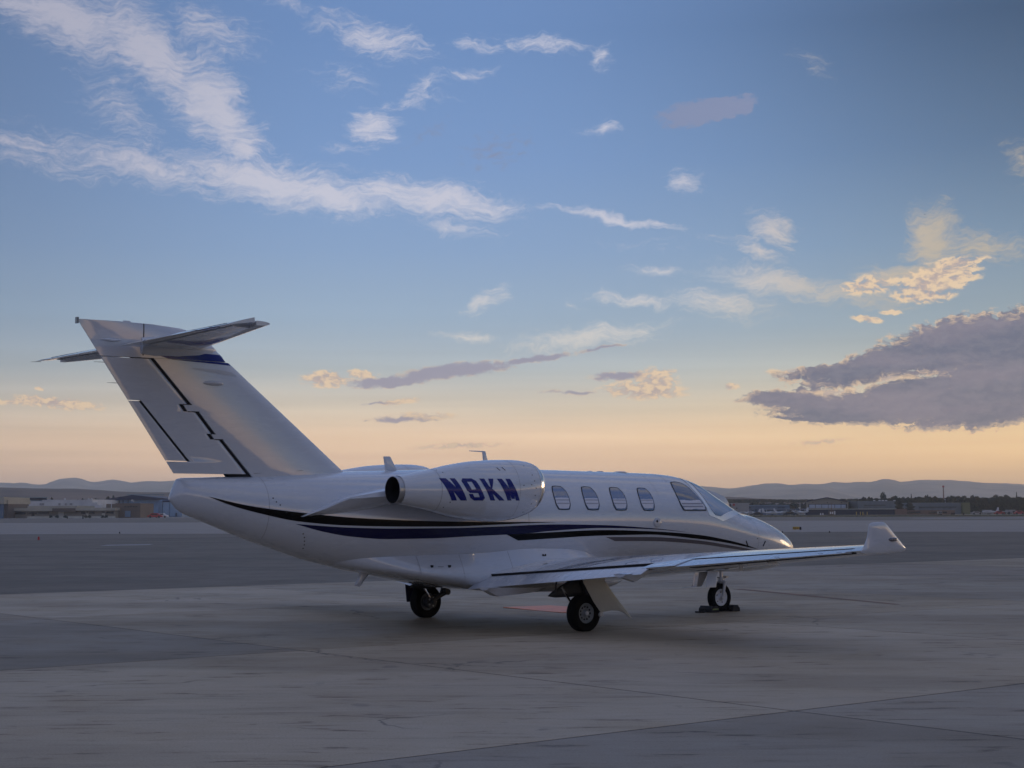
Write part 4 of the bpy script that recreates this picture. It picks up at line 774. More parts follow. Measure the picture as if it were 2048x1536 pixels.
# ------------------------------------------------------------------ pavement
def ground_mat(name, c0, c1, c2, rough, streak=1.0, rnd=0.0, ang=39.0, bump=0.4, rust=0.0, fine=1.0):
    m = bpy.data.materials.new(name); m.use_nodes = True; b = NB(m.node_tree); p = m.node_tree.nodes['Principled BSDF']
    pos = b.n('ShaderNodeNewGeometry').outputs['Position']
    big = b.noise(pos, 0.12, 5, 0.6, 0.5); mid = b.noise(pos, 0.9, 6, 0.62, 0.3)
    stv = b.map(pos, rot=(0, 0, R(-(ang - 28))), scl=(0.22, 1.5, 1)); st = b.noise(stv, 1.0, 6, 0.65, 0.6)
    stv2 = b.map(pos, rot=(0, 0, R(-(ang - 20))), scl=(0.6, 5.0, 1)); st2 = b.noise(stv2, 1.0, 5, 0.6, 0.8)
    gr = b.noise(pos, 55, 3, 0.7)
    st3 = b.noise(b.map(pos, rot=(0, 0, R(-9)), scl=(1.1, 6.0, 1)), 1.0, 7, 0.68, 0.5); wide = b.noise(b.map(pos, rot=(0, 0, R(-(ang + 4))), scl=(0.10, 0.30, 1)), 1.0, 3, 0.5, 0.4)
    col = b.mix(b.ss(big, 0.32, 0.68), c0, c1)
    col = b.mix(b.m('MULTIPLY', b.ss(mid, 0.42, 0.72), 0.35), col, c2)
    col = b.mix(b.m('MULTIPLY', b.ss(st, 0.50, 0.72), 0.45 * streak), col, tuple(x * 0.55 for x in c0))
    col = b.mix(b.m('MULTIPLY', b.ss(st3, 0.52, 0.70), 0.34 * streak), col, tuple(x * 0.5 for x in c0)); col = b.mix(b.m('MULTIPLY', b.ss(st3, 0.46, 0.30), 0.22 * streak), col, tuple(min(1, x * 1.35) for x in c1))
    col = b.mix(b.m('MULTIPLY', b.ss(wide, 0.50, 0.62), 0.38 * streak), col, tuple(x * 0.55 for x in c2))
    pw = b.vm('ADD', pos, b.vm('SCALE', b.noise(pos, 0.7, 4, 0.6, out=1), None, 1.6).outputs[0]).outputs[0]
    vor = b.n('ShaderNodeTexVoronoi', {'Vector': pw, 'Scale': 0.16}, feature='DISTANCE_TO_EDGE').outputs['Distance']
    crack = b.m('MULTIPLY', b.ss(vor, 0.006, 0.0015), b.ss(b.noise(pos, 0.35, 2, 0.5), 0.50, 0.58))
    col = b.mix(b.m('MULTIPLY', crack, 0.6 if rust > 0 else 0.0), col, (0.05, 0.045, 0.04))
    spt = b.noise(pos, 6.0, 3, 0.6); col = b.mix(b.m('MULTIPLY', b.ss(spt, 0.62, 0.72), 0.30), col, tuple(x * 0.5 for x in c0))
    if rust > 0:
        rm = b.m('MULTIPLY', b.ss(st3, 0.56, 0.64), b.ss(mid, 0.46, 0.56))
        col = b.mix(b.m('MULTIPLY', rm, rust), col, (0.085, 0.055, 0.035))
        spots = b.ss(b.noise(pos, 1.7, 2, 0.5), 0.68, 0.74); col = b.mix(b.m('MULTIPLY', spots, 0.35), col, (0.06, 0.055, 0.055))
    col2 = b.vm('SCALE', col); f = b.m('MULTIPLY_ADD', b.m('SUBTRACT', gr, 0.5), 0.9 * fine, 1.0)
    if rnd > 0:
        oi = b.n('ShaderNodeObjectInfo').outputs['Random']; f = b.m('MULTIPLY', f, b.lin(oi, 0, 1, 1 - rnd, 1 + rnd * 0.6)); oc = b.n('ShaderNodeObjectInfo').outputs['Color']; col2 = b.vm('MULTIPLY', col, oc); col2 = b.vm('SCALE', col2.outputs[0])
    b.t.links.new(f, col2.inputs['Scale']); b.t.links.new(col2.outputs[0], p.inputs['Base Color'])
    b.t.links.new(b.lin(mid, 0.3, 0.7, rough - 0.07, rough + 0.1), p.inputs['Roughness']); p.inputs['Specular IOR Level'].default_value = 0.35
    h = b.m('ADD', b.m('MULTIPLY', gr, 0.3), b.m('MULTIPLY', mid, 1.0)); bp_ = b.n('ShaderNodeBump', {'Strength': bump, 'Distance': 0.012, 'Height': h}); b.t.links.new(bp_.outputs[0], p.inputs['Normal'])
    return m
M['slab'] = ground_mat('concrete', (0.36, 0.29, 0.208), (0.43, 0.36, 0.27), (0.34, 0.265, 0.175), 0.62, 1.0, 0.16, rust=0.75)
M['joint'] = ground_mat('joint_sealant', (0.028, 0.027, 0.027), (0.045, 0.042, 0.04), (0.035, 0.034, 0.033), 0.7)
M['asphalt'] = ground_mat('asphalt', (0.150, 0.125, 0.096), (0.184, 0.154, 0.120), (0.132, 0.110, 0.086), 0.7, 0.8)
M['asphalt2'] = ground_mat('grooved_asphalt', (0.18, 0.153, 0.124), (0.205, 0.177, 0.144), (0.17, 0.143, 0.116), 0.75, 0.4)
M['taxi'] = ground_mat('pale_concrete', (0.30, 0.262, 0.228), (0.335, 0.295, 0.26), (0.29, 0.252, 0.22), 0.7, 0.3)
M['dirt'] = ground_mat('dry_ground', (0.13, 0.115, 0.095), (0.17, 0.15, 0.12), (0.10, 0.095, 0.075), 0.95, 0.4)
M['grass'] = ground_mat('dry_grass', (0.22, 0.205, 0.15), (0.27, 0.25, 0.185), (0.17, 0.165, 0.115), 0.95, 0.4)
PHI = R(39); ax_ = Vector((math.cos(PHI), math.sin(PHI), 0)); nx2 = Vector((-math.sin(PHI), math.cos(PHI), 0))
def quad(name, pts, z, m, **k): return mesh_obj(name, [(p[0], p[1], z) for p in pts], [tuple(range(len(pts)))], m, smooth=False, kind='structure', **k)
quad('ground', [(-3050, -600), (3050, -600), (3050, 5600), (-3050, 5600)], -0.05, M['dirt'])
def st_(s, t): v = ax_ * s + nx2 * t; return (v.x, v.y)
apron = empty('apron', (0, 0, 0), kind='structure')
base = mesh_obj('joint_bed', [(*st_(s, t), -0.0035) for s, t in ((-60, -45), (120, -45), (120, 33.02), (-60, 33.02))], [(0, 1, 2, 3)], M['joint'], apron, smooth=False)
SL = 7.9; g_ = 0.017; a = SL / 2 - g_; ch = 0.003
vs = [(-a, -a, -0.05), (a, -a, -0.05), (a, a, -0.05), (-a, a, -0.05), (-a, -a, -ch), (a, -a, -ch), (a, a, -ch), (-a, a, -ch), (-a + ch, -a + ch, 0), (a - ch, -a + ch, 0), (a - ch, a - ch, 0), (-a + ch, a - ch, 0)]
fs = [(8, 9, 10, 11)] + [(4 + i, 4 + (i + 1) % 4, 8 + (i + 1) % 4, 8 + i) for i in range(4)]
slab0 = mesh_obj('slab', vs, fs, M['slab'], apron, smooth=False, recalc=False)
first = True
TONE = {(-1, 2): (.62, .63, .66, 1), (-2, 2): (.70, .70, .72, 1), (0, 2): (.86, .84, .80, 1), (1, 2): (.92, .9, .86, 1), (0, 0): (.78, .82, .90, 1), (-1, 0): (.84, .87, .94, 1), (1, 0): (.72, .76, .84, 1), (0, -1): (.74, .78, .86, 1), (2, 0): (.7, .74, .82, 1), (2, 1): (.9, .9, .88, 1), (2, 2): (.78, .8, .84, 1), (3, 2): (.66, .68, .72, 1), (2, 3): (.92, .92, .95, 1), (3, 3): (.70, .70, .74, 1), (-1, 3): (.88, .86, .84, 1)}
for ti in range(-4, 4):
    for si in range(-6, 11):
        s_c = 10.6 + SL * (si + 0.5); t_c = 33.0 - SL * (0.5) - SL * (3 - ti) + 0
        if t_c < -20 and (s_c > 60 or s_c < -40): continue
        o = slab0 if first else slab0.copy()
        if not first: C.objects.link(o); o.parent = apron
        first = False; x, y = st_(s_c, t_c); o.location = (x, y, 0); o.rotation_euler = (0, 0, PHI); o.color = TONE.get((si, ti), (1, 1, 1, 1))
quad('asphalt_taxiway', [st_(-60, 33.03), st_(200, 33.03), (400, 260), (-400, 260), (-400, -60), st_(-60, -60)], -0.006, M['asphalt'])
quad('taxiway_shoulder', [(-400, 99.0 - 0.888 * 371.6), (-28.4, 99.5), (-17.7, 109.0), (-2, 123.2), (-400, 123.2)], -0.002, M['asphalt2'])
quad('concrete_taxiway', [(-400, 123), (20, 127), (60, 121), (400, 112), (400, 262), (-400, 262)], 0.002, M['taxi'])
quad('runway', [(-600, 262), (600, 262), (600, 455), (-600, 455)], -0.002, M['asphalt2'])
quad('far_pavement', [(-600, 455), (20, 455), (20, 520), (-600, 520)], 0.003, M['taxi'])
quad('runway_edge', [(-600, 448), (600, 380), (600, 392), (-600, 456)], 0.006, M['asphalt'])
quad('grass_verge', [(20, 400), (600, 386), (600, 640), (20, 640)], 0.010, M['grass'])
M['rustline'] = mat('rusty_runoff', (0.20, 0.12, 0.085), 0.8, var=0.3, vscale=1.2)
M['linered'] = mat('worn_red_line', (0.075, 0.022, 0.02), 0.8, var=0.3, vscale=0.3)
M['linewhite'] = mat('worn_white_marking', (0.34, 0.33, 0.33), 0.8, var=0.25, vscale=1.0)
M['linebright'] = mat('white_marking', (0.62, 0.64, 0.66), 0.8, var=0.1, vscale=0.3)
quad('taxiway_line', [(-45, 84.6), (-17.7, 108.9), (0, 124.6), (0, 125.3), (-17.9, 109.4), (-45, 84.9)], 0.0, M['linered'])
quad('faded_line', [(4.75, 35.2), (6.85, 29.3), (7.0, 29.35), (4.98, 35.25)], 0.004, M['rustline'])
quad('taxiway_marking', [(-21.0, 82.6), (-18.9, 84.2), (-19.1, 86.6), (-21.2, 85.0)], -0.001, M['linewhite'])
quad('runway_marking', [(78, 321), (300, 321), (300, 335), (84, 328)], 0.004, M['linebright'])

# ------------------------------------------------------------------ far side of the airfield
def hor(u): return 1022 - 0.003 * (u - 1024)
def gx(u, Y): return (u - 1024) / 3232.68 * Y
def gz(u, v, Y): return CAM_H + (hor(u) - v) / 3232.68 * Y
def at(u, v, Y): return (gx(u, Y), Y, gz(u, v, Y))
def blk(mb, u0, u1, vt, vb, Y, depth=10.0, base=False):
    x0, x1 = gx(u0, Y), gx(u1, Y); uc = (u0 + u1) / 2; z1 = gz(uc, vt, Y); z0 = 0.0 if base else gz(uc, vb, Y)
    return mb.box(((x0 + x1) / 2, Y + depth / 2, (z0 + z1) / 2), (abs(x1 - x0), depth, z1 - z0))
def thing(name, u, Y, label, cat, group=None):
    e = empty(name, (gx(u, Y), Y, 0), label=label, category=cat)
    if group: e['group'] = group
    return e
def part(e, name, mb, m, smooth=False, **k):
    mb.v = [(v[0] - e.location.x, v[1] - e.location.y, v[2] - e.location.z) for v in mb.v]
    return mb.obj(name, m, e, smooth=smooth, **k)
def sub(e, p_, name, mb, m): 
    mb.v = [(v[0] - e.location.x, v[1] - e.location.y, v[2] - e.location.z) for v in mb.v]
    return mb.obj(name, m, p_, smooth=False)
def cm(name, rgb, r=0.8, var=0.12, vs=0.25, **k): M[name] = mat(name, rgb, r, var=var, vscale=vs, **k); return M[name]
cm('beige_wall', (0.44, 0.40, 0.32)); cm('tan_wall', (0.30, 0.265, 0.215)); cm('brick_wall', (0.17, 0.125, 0.095), bump=0.3, bscale=3); cm('white_wall', (0.62, 0.60, 0.58)); cm('brown_wall', (0.14, 0.105, 0.085))
cm('dark_glazing', (0.012, 0.012, 0.016), 0.15, 0.05); cm('white_door', (0.55, 0.52, 0.45)); cm('navy_metal', (0.008, 0.012, 0.055), 0.5); cm('blue_cladding', (0.27, 0.38, 0.52), 0.55); cm('blue_door', (0.17, 0.24, 0.34), 0.5)
cm('slate_cladding', (0.15, 0.17, 0.185), 0.6); cm('slate_blue', (0.12, 0.17, 0.25), 0.6); cm('door_glaze', (0.38, 0.44, 0.54), 0.4); cm('olive_wall', (0.16, 0.16, 0.075)); cm('grey_wall', (0.33, 0.31, 0.30)); cm('kerb_wall', (0.52, 0.51, 0.44))
cm('navy_fence', (0.010, 0.014, 0.045), 0.6); cm('rust_wall', (0.20, 0.125, 0.095)); cm('white_paint_far', (0.62, 0.62, 0.64), 0.4); cm('red_paint', (0.42, 0.035, 0.03), 0.5); cm('yellow_paint', (0.50, 0.34, 0.05), 0.5)
cm('black_metal', (0.01, 0.01, 0.012), 0.5); cm('rusty_metal', (0.20, 0.09, 0.05), 0.6); cm('roof_teal', (0.16, 0.24, 0.27), 0.5)

# low terminal, left
Y = 478
e = thing('terminal_building', 125, Y, 'long low beige terminal with dark strip windows, left of the brick block', 'building')
mb = MB(); blk(mb, 18, 232, 1021.5, 1035.5, Y, 22, True); w = part(e, 'wall', mb, M['tan_wall'])
mb = MB(); blk(mb, 18, 57, 1016, 1022.3, Y - 1.5, 20); blk(mb, 57, 106, 1016, 1022.3, Y - 1.8, 20); blk(mb, 153, 232, 1015.6, 1021, Y - 1.8, 20); part(e, 'fascia', mb, M['beige_wall'])
mb = MB(); blk(mb, 57, 156, 1011.8, 1016.6, Y - 1.2, 20); part(e, 'parapet', mb, M['beige_wall'])
mb = MB(); blk(mb, 106, 153, 1016.6, 1023.5, Y - 1.6, 19); part(e, 'sign_band', mb, M['brown_wall'])
for u0, u1, v0, v1 in ((28,53.5,1024.5,1028.8),(61,76,1024.3,1028.8),(78.5,100,1024.3,1027.8),(163.8,172.7,1023.2,1027.6),(174.6,178.7,1023,1025.6),(180.3,190.8,1023.2,1027.2),(205,211.4,1023,1025),(214.6,228.9,1023.3,1027)):
    mb = MB(); blk(mb, u0, u1, v0, v1, Y - 0.12, 0.4); part(e, 'window', mb, M['dark_glazing'])
for u0, u1, v0, v1 in ((118.5,129,1023,1034.5),(205.4,211,1026,1033.5),(174.5,178.5,1027,1034.5)):
    mb = MB(); blk(mb, u0, u1, v0, v1, Y - 0.3, 0.5); part(e, 'door', mb, M['white_door'])
mb = MB(); blk(mb, 65, 71, 1027.5, 1032.5, Y - 0.15, 0.4); part(e, 'doorway', mb, M['dark_glazing'])
mb = MB(); blk(mb, 57, 232, 1032.3, 1036.2, Y - 2.5, 0.4, True); part(e, 'planter_wall', mb, M['kerb_wall'])
for k, u in enumerate((104, 116, 133, 174, 181, 207, 214)):
    e2 = thing('round_bush', u, Y - 3.5, 'round dark bush at the foot of the low terminal', 'bush', 'bushes along the low terminal'); rr = random.Random(k)
    mb = MB()
    for q in range(26):
        a = rr.uniform(0, 6.28); r = rr.uniform(0.1, 0.5); z = rr.uniform(0.1, 0.75); mb.box((e2.location.x + r * math.cos(a), e2.location.y + r * math.sin(a), z), (0.28, 0.28, 0.22), rr.uniform(0, 3), 0.5)
    part(e2, 'foliage', mb, M['black_metal'] if False else cm('bush_leaf', (0.035, 0.045, 0.03)) if k == 0 else M['bush_leaf'])
# white block with stepped end
Y = 520
e = thing('white_hall', 100, Y, 'large plain off-white hall with a stepped right end, behind the low terminal', 'building')
mb = MB(); blk(mb, 20, 86, 1002.5, 1020, Y, 40, True); blk(mb, 86, 179, 999.8, 1020, Y, 40, True); part(e, 'wall', mb, M['white_wall'])
mb = MB(); blk(mb, 176.5, 186, 998.8, 1020, Y - 2, 30, True); blk(mb, 186, 196, 1005, 1020, Y - 2, 25, True); blk(mb, 189, 205, 1010.5, 1020, Y - 4, 20, True); part(e, 'stair_block', mb, M['white_wall'])
for u0, u1 in ((81, 84.5), (85.5, 89.5), (118.5, 122.5), (131.5, 134.5), (141, 146)):
    mb = MB(); blk(mb, u0, u1, 1006.5, 1010.5, Y - 0.3, 0.6); part(e, 'vent', mb, M['grey_wall'])
for u in (129.5, 177, 183): mb = MB(); blk(mb, u, u + 1.6, 996.5, 1000.5, Y + 6, 1.0); part(e, 'roof_vent', mb, M['white_wall'])
e = thing('flagpole', 224.5, 476, 'short white pole on the right end of the low terminal roof', 'pole'); MBt = MB(); MBt.tube(at(224.2, 1016, 476), at(224.8, 1004, 476), 0.12, 0.08, 8); part(e, 'pole', MBt, M['white_paint_far'])
# corner tower
Y = 470
e = thing('corner_building', 5, Y, 'beige and dark glass building cut by the left edge of the picture', 'building')
mb = MB(); blk(mb, -60, 8.5, 995, 1036, Y, 25, True); part(e, 'glass_front', mb, M['slate_blue'])
mb = MB(); blk(mb, -60, 10, 994.5, 1007.8, Y - 0.6, 25); blk(mb, 4, 18, 1000, 1008, Y + 2, 22); part(e, 'upper_wall', mb, M['beige_wall'])
mb = MB(); blk(mb, 9, 18, 1008, 1036, Y + 1, 20, True); part(e, 'side_wall', mb, M['brown_wall'])
e = thing('storage_hangar', 60, 600, 'hangar with a dark blue roof showing above the white hall', 'hangar')
mb = MB(); blk(mb, 26, 95, 999.5, 1010, 600, 30, True); part(e, 'wall', mb, M['blue_cladding'])
mb = MB(); mb.add([at(28, 996, 598), at(95, 995.5, 598), at(95, 1001, 598), at(28, 998.5, 598), (gx(28, 630), 630, gz(28, 996, 598)), (gx(95, 630), 630, gz(95, 995.5, 598))], [(0, 1, 2, 3), (0, 4, 5, 1)]); part(e, 'roof', mb, M['navy_metal'])
mb = MB(); blk(mb, 28, 96, 995, 996, 597, 1.0); part(e, 'gutter', mb, M['roof_teal'])
# brick block
Y = 482
e = thing('brick_building', 255, Y, 'brown brick block with a blue door, in front of the blue hangar', 'building')
mb = MB(); blk(mb, 232, 282, 1006.5, 1034, Y, 18, True); blk(mb, 214, 234, 1008, 1020, Y + 10, 10, True); part(e, 'wall', mb, M['brick_wall'])
mb = MB(); blk(mb, 231.5, 282.3, 1021, 1022.5, Y - 0.1, 0.5); part(e, 'brick_course', mb, M['brown_wall'])
mb = MB(); blk(mb, 251.5, 262.5, 1021.8, 1033.8, Y - 0.25, 0.5); part(e, 'door', mb, M['blue_door'])
for k, u in enumerate((252, 258, 263.5, 269, 274)):
    mb = MB(); c_ = at(u, 1013.7 - (0.8 if k == 2 else 0), Y - 0.3); mb.box(c_, (0.55, 0.2, 0.2), 0); mb.box((c_[0], c_[1], c_[2] + 0.15), (0.18, 0.2, 0.2)); part(e, 'wall_mark', mb, M['black_metal'])
mb = MB(); mb.box(at(265.5, 1001, Y + 3), (0.55, 0.5, 0.5)); mb.box(at(268.5, 1003.3, Y + 3), (0.3, 0.4, 0.4)); part(e, 'roof_lamp', mb, M['white_paint_far'])
# big blue hangar
Y = 560
e = thing('blue_hangar', 270, Y, 'light blue hangar with a shallow navy gable roof, behind the tail cone', 'hangar')
mb = MB(); blk(mb, 211, 330, 999.5, 1033, Y, 45, True); w = part(e, 'wall', mb, M['blue_cladding'])
mb = MB(); pts = [(210, 998.8), (266, 990), (342, 998), (342, 999.8), (210, 1000.3)]
fr = [at(u, v, Y - 1.5) for u, v in pts]; bk = [(p[0], p[1] + 48, p[2]) for p in fr]; mb.add(fr + bk, [(0, 1, 2, 3, 4), (9, 8, 7, 6, 5)] + [(i, (i + 1) % 5, 5 + (i + 1) % 5, 5 + i) for i in range(5)]); part(e, 'roof', mb, M['navy_metal'])
for u in (229, 239, 247, 257): mb = MB(); blk(mb, u, u + 0.8, 1000.4, 1008, Y - 0.3, 0.5); part(e, 'door_rail', mb, M['navy_metal'])
mb = MB(); blk(mb, 255, 330, 989, 990.5, Y + 20, 1.0); part(e, 'ridge_cap', mb, M['roof_teal'])
e = thing('hangar_annex', 345, 530, 'light blue annex with tall sliding doors right of the blue hangar', 'hangar')
mb = MB(); blk(mb, 322, 363.5, 999.5, 1033.5, 530, 30, True); part(e, 'wall', mb, M['blue_cladding'])
mb = MB(); blk(mb, 318, 326, 1002, 1029, 529.3, 2.0); part(e, 'corner_post', mb, M['blue_door'])
mb = MB(); blk(mb, 326, 350, 1001, 1004, 529.4, 1.2); part(e, 'door_track', mb, M['navy_metal'])
for u in (327, 340.8, 353): mb = MB(); blk(mb, u, u + 12.5, 1004.2, 1033, 529.6, 0.6); part(e, 'sliding_door', mb, M['blue_cladding'])
mb = MB(); blk(mb, 352.6, 354.2, 1026, 1032.6, 529.2, 0.6); part(e, 'door_gap', mb, M['dark_glazing'])
# vehicles and kit in front of the hangars
def far_car(u, Y, w, h, m, label, cat='car', group=None):
    e = thing('parked_car', u, Y, label, cat, group); x = e.location.x
    vs = []; pr = [(-.5, .18), (-.5, .52), (-.38, .58), (-.22, .98), (.18, 1.0), (.34, .62), (.5, .52), (.5, .18)]
    for y in (-0.85, 0.85): vs += [(x + a * w, Y + y, hh * h) for a, hh in pr]
    mb = MB(); n = len(pr); mb.add(vs, grid_faces(2, n, True) + [tuple(range(n)), tuple(range(n, 2 * n))]); part(e, 'body', mb, m)
    for a in (-0.3, 0.3): mb = MB(); mb.lathe((x + a * w, Y - 0.88, 0.32), (0, 1, 0), [(0, 0.001), (0, 0.32), (0.2, 0.32), (0.2, 0.001)], 14); part(e, 'wheel', mb, M['black_metal'])
    mb = MB(); mb.box((x - 0.02 * w, Y - 0.86, 0.75 * h), (0.42 * w, 0.04, 0.22 * h)); part(e, 'side_window', mb, M['dark_glazing'])
    return e
far_car(312, 470, 4.2, 1.4, M['red_paint'], 'red car parked in front of the light blue hangar')
far_car(324, 474, 4.0, 1.4, M['white_paint_far'], 'white car just right of the red car by the blue hangar')
def light_plane(u, Y, scale, label, face=1, m=None, group='light aircraft parked across the field'):
    e = thing('light_aircraft', u, Y, label, 'aircraft', group); x = e.location.x; s = scale * face; k = scale; m = m or M['white_paint_far']
    mb = MB(); mb.lathe((x, Y, 1.1 * k), (s / abs(s), 0, 0), [(-3.6 * k, 0.05), (-2.5 * k, 0.22 * k), (-0.5 * k, 0.5 * k), (1.2 * k, 0.6 * k), (2.6 * k, 0.42 * k), (3.0 * k, 0.1 * k)], 12); part(e, 'fuselage', mb, m, smooth=True)
    mb = MB(); mb.add([(x - 3.7 * s, Y, 1.2 * k), (x - 2.6 * s, Y, 1.3 * k), (x - 3.3 * s, Y, 2.9 * k), (x - 3.9 * s, Y, 2.9 * k)] + [(x - 3.7 * s, Y + .1, 1.2 * k), (x - 2.6 * s, Y + .1, 1.3 * k), (x - 3.3 * s, Y + .1, 2.9 * k), (x - 3.9 * s, Y + .1, 2.9 * k)], [(0, 1, 2, 3), (7, 6, 5, 4), (0, 1, 5, 4), (1, 2, 6, 5), (2, 3, 7, 6), (3, 0, 4, 7)]); part(e, 'tail_fin', mb, m)
    mb = MB(); mb.box((x + 0.9 * s, Y, 1.75 * k), (1.4 * k, 10 * k, 0.14 * k)); part(e, 'wing', mb, m)
    mb = MB(); mb.box((x - 3.3 * s, Y, 1.5 * k), (0.8 * k, 3.2 * k, 0.08 * k)); part(e, 'tailplane', mb, m)
    for q in (-1.1, 1.1): mb = MB(); mb.lathe((x + 0.4 * s, Y + q * k, 0.25 * k), (0, 1, 0), [(0, 0.001), (0, 0.25 * k), (0.15, 0.25 * k), (0.15, 0.001)], 10); part(e, 'wheel', mb, M['black_metal'])
    return e
light_plane(293, 500, 0.75, 'small white aeroplane parked in front of the blue hangar wall')
light_plane(1975, 560, 0.86, 'small white aeroplane with an upright tail, in the open right of the hangars', -1)
light_plane(1480, 540, 0.7, 'small pale aeroplane in front of the grey building')
light_plane(1502, 545, 0.75, 'small aeroplane at the joint of the grey and blue buildings', -1)
light_plane(1540, 540, 0.8, 'leftmost white aeroplane under the pale canopy')
light_plane(1563, 545, 0.8, 'second white aeroplane under the pale canopy')
light_plane(1594, 540, 0.9, 'rightmost white aeroplane under the pale canopy', -1)
# right-hand buildings
Y = 585
e = thing('grey_building', 1476, Y, 'plain grey building with a red, white and blue sign at its top left corner', 'building')
mb = MB(); blk(mb, 1440, 1496, 1006, 1030, Y, 30, True); part(e, 'wall', mb, M['grey_wall'])
mb = MB(); blk(mb, 1457.3, 1460.3, 1008, 1013, Y - 0.4, 0.3); sg = part(e, 'sign', mb, M['navy_metal'])
mb = MB(); mb.add([at(1460, 1007, Y - 0.5), at(1463.2, 1007, Y - 0.5), at(1461.6, 1010, Y - 0.5)], [(0, 1, 2)]); sub(e, sg, 'white_triangle', mb, M['white_paint_far'])
mb = MB(); mb.lathe(at(1465.8, 1009.6, Y - 0.4), (0, 1, 0), [(0, 0.001), (0, 0.43), (0.2, 0.43)], 16); sub(e, sg, 'red_disc', mb, M['red_paint'])
for u, v in ((1462, 1019), (1471.5, 1016.5)): mb = MB(); mb.box(at(u, v, Y - 0.2), (0.35, 0.4, 0.4)); part(e, 'window', mb, M['dark_glazing'])
e = thing('blue_building', 1536, 590, 'low blue-grey building with a row of small windows behind the canopy', 'building')
mb = MB(); blk(mb, 1496, 1577, 1010.2, 1030, 590, 25, True); part(e, 'wall', mb, M['slate_blue'])
for u, v in ((1498, 1015.5), (1503.5, 1020.5), (1509.5, 1020), (1516.3, 1020.3), (1523, 1020.2), (1530, 1020.5)): mb = MB(); mb.box(at(u, v, 589.8), (0.42, 0.4, 0.42)); part(e, 'window', mb, M['dark_glazing'])
for u in (1553, 1561): mb = MB(); blk(mb, u, u + 6.5, 1014.8, 1016.5, 589.5, 0.8); part(e, 'high_window', mb, M['navy_metal'])
mb = MB(); blk(mb, 1496, 1577, 1010, 1011, 589.5, 0.5); part(e, 'gutter', mb, M['blue_cladding'])
e = thing('aircraft_canopy', 1570, 560, 'long thin pale canopy roof with small aeroplanes under it', 'canopy')
mb = MB(); blk(mb, 1529, 1609, 1017.8, 1018.8, 550, 14); part(e, 'roof', mb, M['door_glaze'])
mb = MB(); blk(mb, 1530, 1606, 1018.9, 1021, 560, 1.0); part(e, 'back_panel', mb, M['navy_fence'])
for u in (1531, 1550, 1570, 1589, 1607): mb = MB(); mb.tube((gx(u, 551), 551, 0), at(u, 1018.8, 551), 0.1, n=6); part(e, 'post', mb, M['gearw'])
e = thing('floodlight_mast', 1597, 548, 'grey mast with a bright white cone lamp standing at the canopy', 'mast')
mb = MB(); mb.tube((gx(1597.5, 548), 548, 0), at(1597.5, 1004, 548), 0.22, 0.16, 8); part(e, 'mast', mb, M['grey_wall'])
mb = MB(); mb.lathe(at(1596.3, 1017.5, 547), (0, 0, 1), [(0, 0.12), (0.35, 0.3), (0.45, 0.48), (0.5, 0.001)], 12); part(e, 'lamp_cone', mb, M['lampwhite'] if 'lampwhite' in M else cm('lampwhite', (0.85, 0.85, 0.85), 0.4, 0.01))
Y = 600
e = thing('gabled_hangar', 1660, Y, 'tan gabled hangar with a row of pale door panels and a navy roof', 'hangar')
mb = MB(); fp = [(1610, 1030), (1610, 1004), (1651, 996.3), (1692, 1004), (1692, 1030)]; fr = [at(u, v, Y) for u, v in fp]; fr = [(p[0], p[1], max(p[2], 0)) for p in fr]; fr[0] = (fr[0][0], Y, 0); fr[4] = (fr[4][0], Y, 0)
bk = [(p[0] + 12.5, p[1] + 55, p[2]) for p in fr]; mb.add(fr + bk, [(0, 4, 3, 2, 1), (5, 6, 7, 8, 9)] + [(i, (i + 1) % 5, 5 + (i + 1) % 5, 5 + i) for i in (0, 3, 4)]); part(e, 'wall', mb, M['tan_wall'])
mb = MB(); up = 0.35; rf = [(p[0], p[1] - 0.6, p[2] + up) for p in (fr[1], fr[2], fr[3])]; rb = [(p[0], p[1] + 0.6, p[2] + up) for p in (bk[1], bk[2], bk[3])]
mb.add(rf + rb + [(p[0], p[1], p[2] - 0.3) for p in rf] + [(p[0], p[1], p[2] - 0.3) for p in rb], [(0, 3, 4, 1), (1, 4, 5, 2), (6, 7, 10, 9), (7, 8, 11, 10), (0, 1, 7, 6), (1, 2, 8, 7), (2, 5, 11, 8), (0, 6, 9, 3)]); part(e, 'roof', mb, M['navy_metal'])
mb = MB(); blk(mb, 1614.5, 1691.5, 1008.3, 1016.5, Y - 0.3, 0.4); part(e, 'door_opening', mb, M['black_metal'])
for k in range(6): mb = MB(); blk(mb, 1616.2 + 12.8 * k, 1627.8 + 12.8 * k - (3 if k == 5 else 0), 1009.3, 1016.3, Y - 0.6, 0.3); part(e, 'door_panel', mb, M['door_glaze'])
for u in (1623.5, 1652.5, 1680.5): mb = MB(); mb.box(at(u, 1005.3, Y - 0.3), (0.3, 0.4, 0.3)); part(e, 'wall_lamp', mb, M['black_metal'])
e = thing('slate_hangar', 1750, 605, 'dark slate hangar between the gabled hangar and the column-shaped tree', 'hangar')
mb = MB(); blk(mb, 1713, 1789, 1002, 1030, 605, 40, True); part(e, 'wall', mb, M['slate_cladding'])
mb = MB(); blk(mb, 1726.5, 1768, 1010, 1011, 604.5, 0.6); part(e, 'door_track', mb, M['black_metal'])
for k in range(4): mb = MB(); blk(mb, 1727 + 10 * k, 1736 + 10 * k, 1011.2, 1018, 604.7, 0.4); part(e, 'door_panel', mb, M['slate_cladding'])
for u in (1746, 1756.5, 1763, 1769.5, 1786): mb = MB(); mb.box(at(u, 1001.3, 606), (0.7, 0.7, 0.4)); part(e, 'roof_vent', mb, M['white_paint_far'])
e = thing('long_hangar', 1880, 605, 'long slate hangar with an olive end bay, right of the two dark trees', 'hangar')
